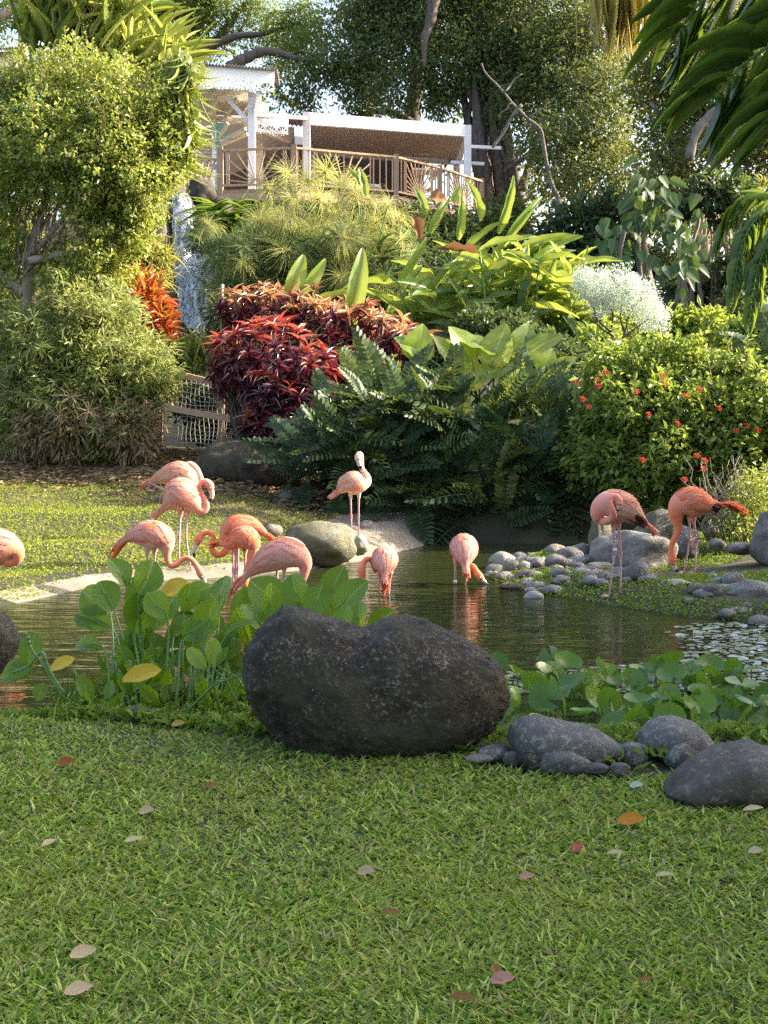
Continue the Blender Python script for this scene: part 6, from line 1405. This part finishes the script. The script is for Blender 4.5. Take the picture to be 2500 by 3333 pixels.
for a in ([c2, W(2500, 690, 18.8), W(2420, 780, 18.4), W(2385, 960, 18.2)], [c2, W(2540, 740, 18.6), W(2470, 860, 18.2), W(2440, 1030, 18.0)], [c2, W(2480, 640, 19.2), W(2380, 690, 19.3), W(2330, 800, 19.3)]):
    palm_frond(p2, a, 26, .5, .028, down=.8, fl=.5, rr=.014)
p3 = thing('hanging_palm_frond', W(2010, -60, 16), 'golden straw-like hanging palm leaflets glowing at the top edge', 'palm frond')
for k in range(64):
    px = R.gauss(2020, 60); ob('leaflet', PALMM['straw'], p3, basis(W(px - 10, -70 + R.uniform(-10, 30), 16 + R.uniform(-.3, .3)), Vector((R.uniform(-.02, .18), 0, -1)), Vector((R.gauss(0, .5), -1, 0)), R.uniform(.55, .95), .018, .5))
mb = MB(); px_limb(mb, [(1900, 0), (1960, -70), (2060, -90), (2200, -120)], 16, .02, .03, 7, 0); ob('stalk', mb.mesh('stalk', M['twig']), p3)
# ---- shade trees past the right edge
SG = 'shade trees past the right edge of the lawn'
for i, (x, y, h, r, lab) in enumerate(((9.6, 1.5, 6.0, 3.0, 'dense shade tree on the lawn, the one nearest the camera'), (9.8, 6.8, 6.0, 3.1, 'dense shade tree beside the near end of the pond'), (10.2, 11.7, 4.4, 2.7, 'dense shade tree beside the pebbly bank'))):
    def tk(mb): limb(mb, (x, y, 0), (x, y, h - .5), .28, .18, .2); [limb(mb, (x, y, h - 1.2), (x + a_, y + b_, h + c_), .12, .04, .3) for a_, b_, c_ in ((1.5, .8, 1), (-1.6, .5, .8), (.3, -1.7, 1), (0.2, 1.6, 1.3))]
    tree('shade_tree', lab, 'tree', (x, y, 0), [(Vector((x, y, h)), (r, r + .3, r * .85)), (Vector((x - .8, y + 1.4, h - 1.2)), (r * .7, r * .8, r * .8)), (Vector((x + .6, y - 1.3, h - 1.2)), (r * .8, r * .8, r * .85)), (Vector((x, y, h - 2.4)), (r * .7, r, 1.6))], 15000, .26, .14, 'fig', tk, 'bark', SG, inner=.45)

# ---- water plants, near
T_HYA = tmpl(9, 6, spoon, droop=.16, fold=.22, wave=.0)
hym = [unit('leaf', tmpl(9, 6, spoon, droop=dr, fold=fo), M['hya']) for dr, fo in ((.10, .25), (.22, .16), (.34, .3))]
yem = unit('yellow_leaf', tmpl(9, 6, spoon, droop=.18, fold=.3, wave=.06), M['yel'])
hw = thing('water_plant', W(560, 2330, 6.9), 'large clump of glossy spoon-leaved water plants left of the black boulder', 'water plant')
HL = [(455, 1935, 25, 130, 95), (410, 1905, -20, 110, 82), (430, 1900, 62, 100, 70), (350, 1990, -58, 140, 95), (370, 1985, -30, 120, 90), (360, 2045, -62, 150, 90), (430, 2010, 22, 150, 100), (440, 2060, 12, 150, 95), (505, 2050, 20, 140, 100), (690, 2010, -42, 150, 115), (715, 1990, -3, 130, 115), (660, 2080, 15, 150, 90), (765, 2040, 28, 160, 95), (590, 1950, 62, 110, 62), (600, 1990, 15, 100, 70), (930, 1995, -42, 165, 120), (870, 2010, 10, 120, 80), (985, 1990, -22, 140, 95), (1010, 2010, 20, 120, 85), (1045, 1990, 26, 175, 85), (1085, 2015, 32, 175, 120), (1170, 2055, -8, 110, 70), (1200, 2050, 52, 110, 75), (1145, 2045, 0, 80, 50), (960, 2050, -10, 110, 80), (380, 2120, 35, 150, 65), (530, 2180, -25, 150, 85), (440, 2130, 8, 130, 70), (330, 2110, -75, 110, 60), (770, 2090, 20, 130, 90), (820, 2100, -25, 140, 90), (740, 2120, 10, 110, 80), (900, 2090, 15, 130, 80), (860, 2060, -30, 130, 90), (620, 2090, -15, 120, 80), (570, 2070, 30, 120, 80), (480, 2120, -10, 120, 80), (800, 2160, 25, 100, 60), (650, 2060, -60, 120, 70), (540, 2010, -35, 110, 80), (1060, 2040, -30, 110, 80), (1110, 2060, 10, 100, 80), (540, 2100, 50, 110, 80), (700, 2150, 45, 90, 60)]
ks = []
HL += [(R.uniform(380, 1000), R.uniform(2080, 2210), R.uniform(-60, 60), R.uniform(80, 130), R.uniform(45, 75)) for _ in range(34)]
for i, (px, py, a, L, w) in enumerate(HL):
    Yk = 7.15 + R.uniform(-.35, .35); kk = Yk / F; P = W(px, py, Yk); ar = math.radians(a); D = Vector((math.sin(ar), R.uniform(-.15, .35), math.cos(ar)))
    ob('leaf', R.choice(hym), hw, basis(P, D, Vector((R.gauss(0, .8), -1, R.uniform(.0, .8))), L * kk * .95, w * kk * 1.08, L * kk))
    gx = (px * .72 + 560 * .28) + R.uniform(-25, 25); b = Vector(((gx - 1250) * 6.95 / F, 6.95 + R.uniform(-.25, .25), .0))
    sm = MB(); pts = smooth_path([list(b), list(b.lerp(P, .45) + Vector((R.uniform(-.02, .02), 0, .02))), list(P - D * .02), list(P + D * L * kk * .5)], 4); sm.tube(pts, np.linspace(.009, .003, len(pts)), 7); ob('stalk', sm.mesh('stalk', M['stem'], True), hw)
for px, py, a, L, w in ((400, 2215, 70, 120, 56), (525, 1935, 70, 110, 80), (640, 1945, 95, 60, 50), (165, 2180, 60, 80, 40)):
    kk = 6.85 / F; ob('yellow_leaf', yem, hw, basis(W(px, py, 6.5 if py > 2000 else 7.3), Vector((math.sin(math.radians(a)), 0, math.cos(math.radians(a)))), Vector((.1, -.8, .5)), L * kk, w * kk, L * kk))
it = []
for k in range(150):
    px = R.uniform(300, 900); it.append((Vector(((px - 1250) * 7 / F, 7 + R.uniform(-.4, .4), R.uniform(.02, .3))), rv(.6) + Vector((0, 0, .9)), Vector((0, -1, .3)) + rv(.4), R.uniform(.08, .17), R.uniform(.03, .09)))
leaf_parts(hw, 'small_leaf', unit('small_leaf', T_OVAL, M['hya']), T_OVAL, M['hya'], it, 150)
px_leaves('taro_seedling', 'young water plant with three upright light leaves against the black boulder', 'water plant', W(678, 2360, 6.5), [(690, 2170, 6, 95, 55), (670, 2175, -42, 90, 52), (790, 2195, 38, 85, 60), (705, 2165, 30, 70, 30)], 6.5, T_HYA, 'cover', unit('leaf', T_HYA, M['cover']), sr=.007)
bs = thing('broken_water_plant', W(225, 2290, 7.0), 'broken-stemmed water plant leaning left over the water at the left edge', 'water plant')
for q in ([(225, 2285), (175, 2220), (140, 2160), (110, 2125), (90, 2085), (83, 2062)], [(215, 2265), (165, 2190), (140, 2125), (120, 2135), (90, 2168), (40, 2190)], [(230, 2280), (260, 2230), (240, 2180)]):
    sm = MB(); px_limb(sm, q, 6.9, .009, .006, 8, 0); ob('stalk', sm.mesh('stalk', M['stem'], True), bs)
for px, py, a, L, w in ((110, 2165, -105, 120, 90), (90, 2170, 10, 110, 80), (100, 2200, -60, 80, 80), (120, 2280, 20, 60, 50)):
    kk = 7 / F; ob('leaf', hym[1], bs, basis(W(px, py, 7.0), Vector((math.sin(math.radians(a)), 0, math.cos(math.radians(a)))), Vector((.1, -.7, .6)), L * kk, w * kk, L * kk))
sm = MB()
for z_ in ((83, 2062), (92, 2075), (95, 2090)): v, f = ICO[2]; sm.add(v * .011 + np.array(W(*z_, 6.9)), f)
ob('bud', sm.mesh('bud', M['stem'], True), bs)
# weeds: thin stems and blades among the water plants
it = []
for k in range(620):
    px = R.uniform(200, 960); y = 6.75 + R.uniform(-.35, .5); it.append((Vector(((px - 1250) * y / F, y, 0.02 + R.random() * .05)), Vector((R.gauss(0, .6), R.gauss(-.1, .3), 1)), Vector((0, -1, .2)) + rv(.3), R.uniform(.08, .28), R.uniform(.004, .009)))
strap_plant('waterside_grass', 'thin grass blades and weeds around the feet of the water plants', 'grass', W(600, 2340, 6.8), it, T_STRAP, 'cover', 200)
mb = MB(); n = 2400
wp = np.array([[(R.uniform(230, 900) - 1250) * 6.9 / F, 6.9 + R.uniform(-.4, .4), R.uniform(.03, .22)] for _ in range(n)]); leaves(mb, T_OVAL, wp, rng.normal(size=(n, 3)) + [0, 0, .3], rng.normal(size=(n, 3)) * .5 + [0, 0, 1.], rng.uniform(.02, .045, n), .016)
ob('waterside_creeper', mb.mesh('waterside_creeper', M['cover']), None, None, 'tangle of tiny-leaved creeping weeds between the stalks of the big water plants', 'weeds', kind='stuff')
# round pond leaves, right
def round_leaf(cup, notch=.25, na=18, nr=3):
    V = [(0, 0, 0)]; Fs = []
    for j in range(1, nr + 1):
        for i in range(na + 1):
            a = notch + (2 * PI - 2 * notch) * i / na; r = j / nr * .5; V.append((r * math.cos(a), r * math.sin(a) * .95, cup * (r * 2) ** 2 * .2 + .012 * math.sin(a * 5) * (j / nr)))
    for i in range(na): Fs.append((0, 1 + i, 2 + i))
    mb = MB(); q = []
    for j in range(nr - 1):
        for i in range(na): a = 1 + j * (na + 1) + i; q.append((a, a + na + 1, a + na + 2, a + 1))
    mb.add(V, Fs + q); return mb.mesh('leaf', M['pad'], True)
rl = [round_leaf(c) for c in (.3, .7, 1.1, -.4)]
pl = thing('pond_leaf_plant', (1.9, 7.2, 0), 'bed of round cupped pond leaves in front of the lily pads at right', 'water plant')
pads = [(W(px, py, Yk), s * Yk / F) for px, py, s, Yk in ((2075, 2282, 92, 6.9), (1955, 2178, 84, 7.6), (2190, 2200, 110, 7.6), (2430, 2325, 90, 6.8), (1780, 2275, 120, 7.0), (1985, 2275, 90, 7.0), (2290, 2290, 110, 7.0), (1860, 2230, 110, 7.3), (2060, 2215, 90, 7.4), (2415, 2225, 120, 7.4), (1690, 2290, 110, 6.9), (1900, 2320, 90, 6.8), (2150, 2325, 100, 6.8), (1740, 2215, 90, 7.4), (1620, 2370, 60, 6.3), (2280, 2340, 90, 6.7))]
for k in range(275):
    x = R.uniform(.42, 3.6); y = R.uniform(6.5, 8.3); pads.append((Vector((x, y, R.uniform(.03, .17))), R.uniform(.09, .18)))
sm = MB()
for c, s in pads:
    n_ = Vector((R.gauss(0, .35), R.gauss(-.35, .3), 1)); ob('leaf', R.choice(rl), pl, basis(c, rv(1), n_, s, s, s)); sm.tube([Vector((c.x + R.uniform(-.05, .05), c.y + .02, -.03)), c], [.005, .004], 5)
ob('stalks', sm.mesh('stalks', M['stem']), pl, kind='stuff')
mb = MB(); n = 3600; Xf, Yf = [], []
while len(Xf) < n:
    y = R.uniform(8.0, 10.9); x = R.uniform(.7, 4.5); px = 1250 + x * F / y; py = 1400 + 1.5 * F / y
    lim = np.interp(py, [2028, 2050, 2100, 2150, 2180, 2200, 2260], [2330, 2200, 2260, 2220, 1950, 1660, 1620]) + R.gauss(0, 35)
    if px > lim: Xf.append(x); Yf.append(y)
n = len(Xf); V0 = np.array([(.5 * math.cos(a), .5 * math.sin(a), 0) for a in np.arange(7) * 2 * PI / 7]); F0 = np.array([[0, 1, 2, 3, 4, 5, 6]])
D = rng.normal(size=(n, 3)); D[:, 2] = 0; leaves(mb, (V0, F0), np.stack([Xf, Yf, .004 + rng.random(n) * .012], -1), D, np.tile([0, 0, 1.], (n, 1)) + rng.normal(size=(n, 3)) * [.12, .16, 0], rng.uniform(.035, .085, n), rng.uniform(.03, .07, n))
ob('floating_leaves', mb.mesh('floating_leaves', M['float']), None, None, 'sheet of small floating leaves shining on the water at right', 'lily pads', kind='stuff')
# ---- fallen leaves on the lawn
T_FALL = tmpl(7, 4, lambda t: math.sin(PI * (t * .97 + .02) ** .8) ** .9, droop=-.22, fold=.45, wave=.04)
def flm(n, c): M[n] = leafm(n, G(tuple(v * .65 for v in c), tuple(v * .8 for v in c)), c, .12, .65, .3); return unit('fallen_leaf', T_FALL, M[n])
FL = {'rust': flm('rust leaf', (.36, .11, .03)), 'beige': flm('beige leaf', (.66, .48, .28)), 'brown': flm('brown leaf', (.40, .20, .07)), 'orange': flm('orange leaf', (.62, .26, .03)), 'red': flm('red leaf', (.42, .10, .08)), 'pink': flm('pink leaf', (.62, .30, .24)), 'cream': flm('cream leaf', (.80, .66, .38)), 'pale': flm('pale green leaf', (.55, .62, .45)), 'yellow': flm('yellow fallen leaf', (.62, .42, .10))}
for px, py, c, L, a, label in ((215, 2497, 'rust', 55, 0, 'rust-brown curled leaf at the upper left of the near lawn'), (482, 2647, 'beige', 58, -20, 'beige folded leaf in the upper left lawn'), (162, 2764, 'beige', 48, 50, 'small tan leaf near the left edge of the lawn'), (689, 2566, 'brown', 58, -10, 'narrow orange-brown leaf below the left foot of the black boulder'), (433, 2745, 'cream', 60, 10, 'thin cream leaf left of centre in the lawn'), (1198, 2839, 'beige', 66, -30, 'big beige leaf near the middle of the lawn'), (267, 3133, 'beige', 80, 20, 'long beige leaf in the lower left lawn'), (252, 3257, 'beige', 84, 15, 'large beige leaf lowest at the left'), (1273, 2982, 'brown', 66, -15, 'brown leaf below the middle of the lawn'), (2050, 2677, 'orange', 82, 0, 'bright orange leaf on the right side of the lawn'), (1887, 2771, 'red', 50, 45, 'dull red leaf left of the bright orange one'), (1713, 2856, 'pink', 46, -10, 'small pinkish-red leaf right of centre'), (2003, 2780, 'cream', 56, -20, 'thin cream leaf below the bright orange one'), (2162, 2856, 'cream', 56, -20, 'cream leaf in the right part of the lawn'), (2459, 2779, 'beige', 50, -25, 'tan leaf at the right picture edge'), (2071, 2560, 'pale', 44, -20, 'pale greenish-white leaf near the right stones'), (2241, 2544, 'cream', 30, -10, 'small cream leaf before the broad corner stone'), (2448, 2643, 'cream', 60, -8, 'thin pale leaf by the right edge below the stones'), (1634, 3204, 'pink', 76, -5, 'pinkish torn leaf at the bottom right of centre'), (1514, 3261, 'brown', 96, -30, 'orange-brown long leaf at the bottom of the lawn'), (2101, 3200, 'brown', 50, 5, 'brown leaf at the lower right'), (580, 2364, 'yellow', 44, 0, 'yellowish curled leaf beside the smooth blue-grey stone'), (1640, 3180, 'rust', 44, 100, 'rust-coloured leaf lying on the pinkish torn one')):
    z = .165; Yk = F * (CAMZ - z) / (py - 1400); kk = Yk / F; P = W(px - L / 2, py, Yk); P.z = gz(P.x, P.y) + .022
    o = ob('fallen_leaf', FL[c], None, basis(P, Vector((math.cos(math.radians(a)), math.sin(math.radians(a)) * 1.0, .06)), Vector((R.gauss(0, .25), -.85, 1)), L * kk * 1.1, L * kk * (.34 if c in ('cream', 'brown') else .6), L * kk), label, 'leaf', 'fallen leaves on the lawn')
mb = MB(); mb.tube([W(1820, 2560, 5.3) * 1, W(1890, 2640, 5.02), W(1955, 2682, 4.85)], .0022, 5); o = ob('twig', mb.mesh('twig', M['twig']), None, None, 'thin bent twig lying on the lawn left of the orange leaf', 'twig')
mb = MB(); mb.tube([W(765, 3025, 3.9), W(770, 2960, 4.0), W(790, 2920, 4.08), (W(818, 2900, 4.15))], .0018, 5); ob('grass_stalk', mb.mesh('grass_stalk', M['wire']), None, None, 'single pale curved grass stalk standing in the lawn', 'stalk')
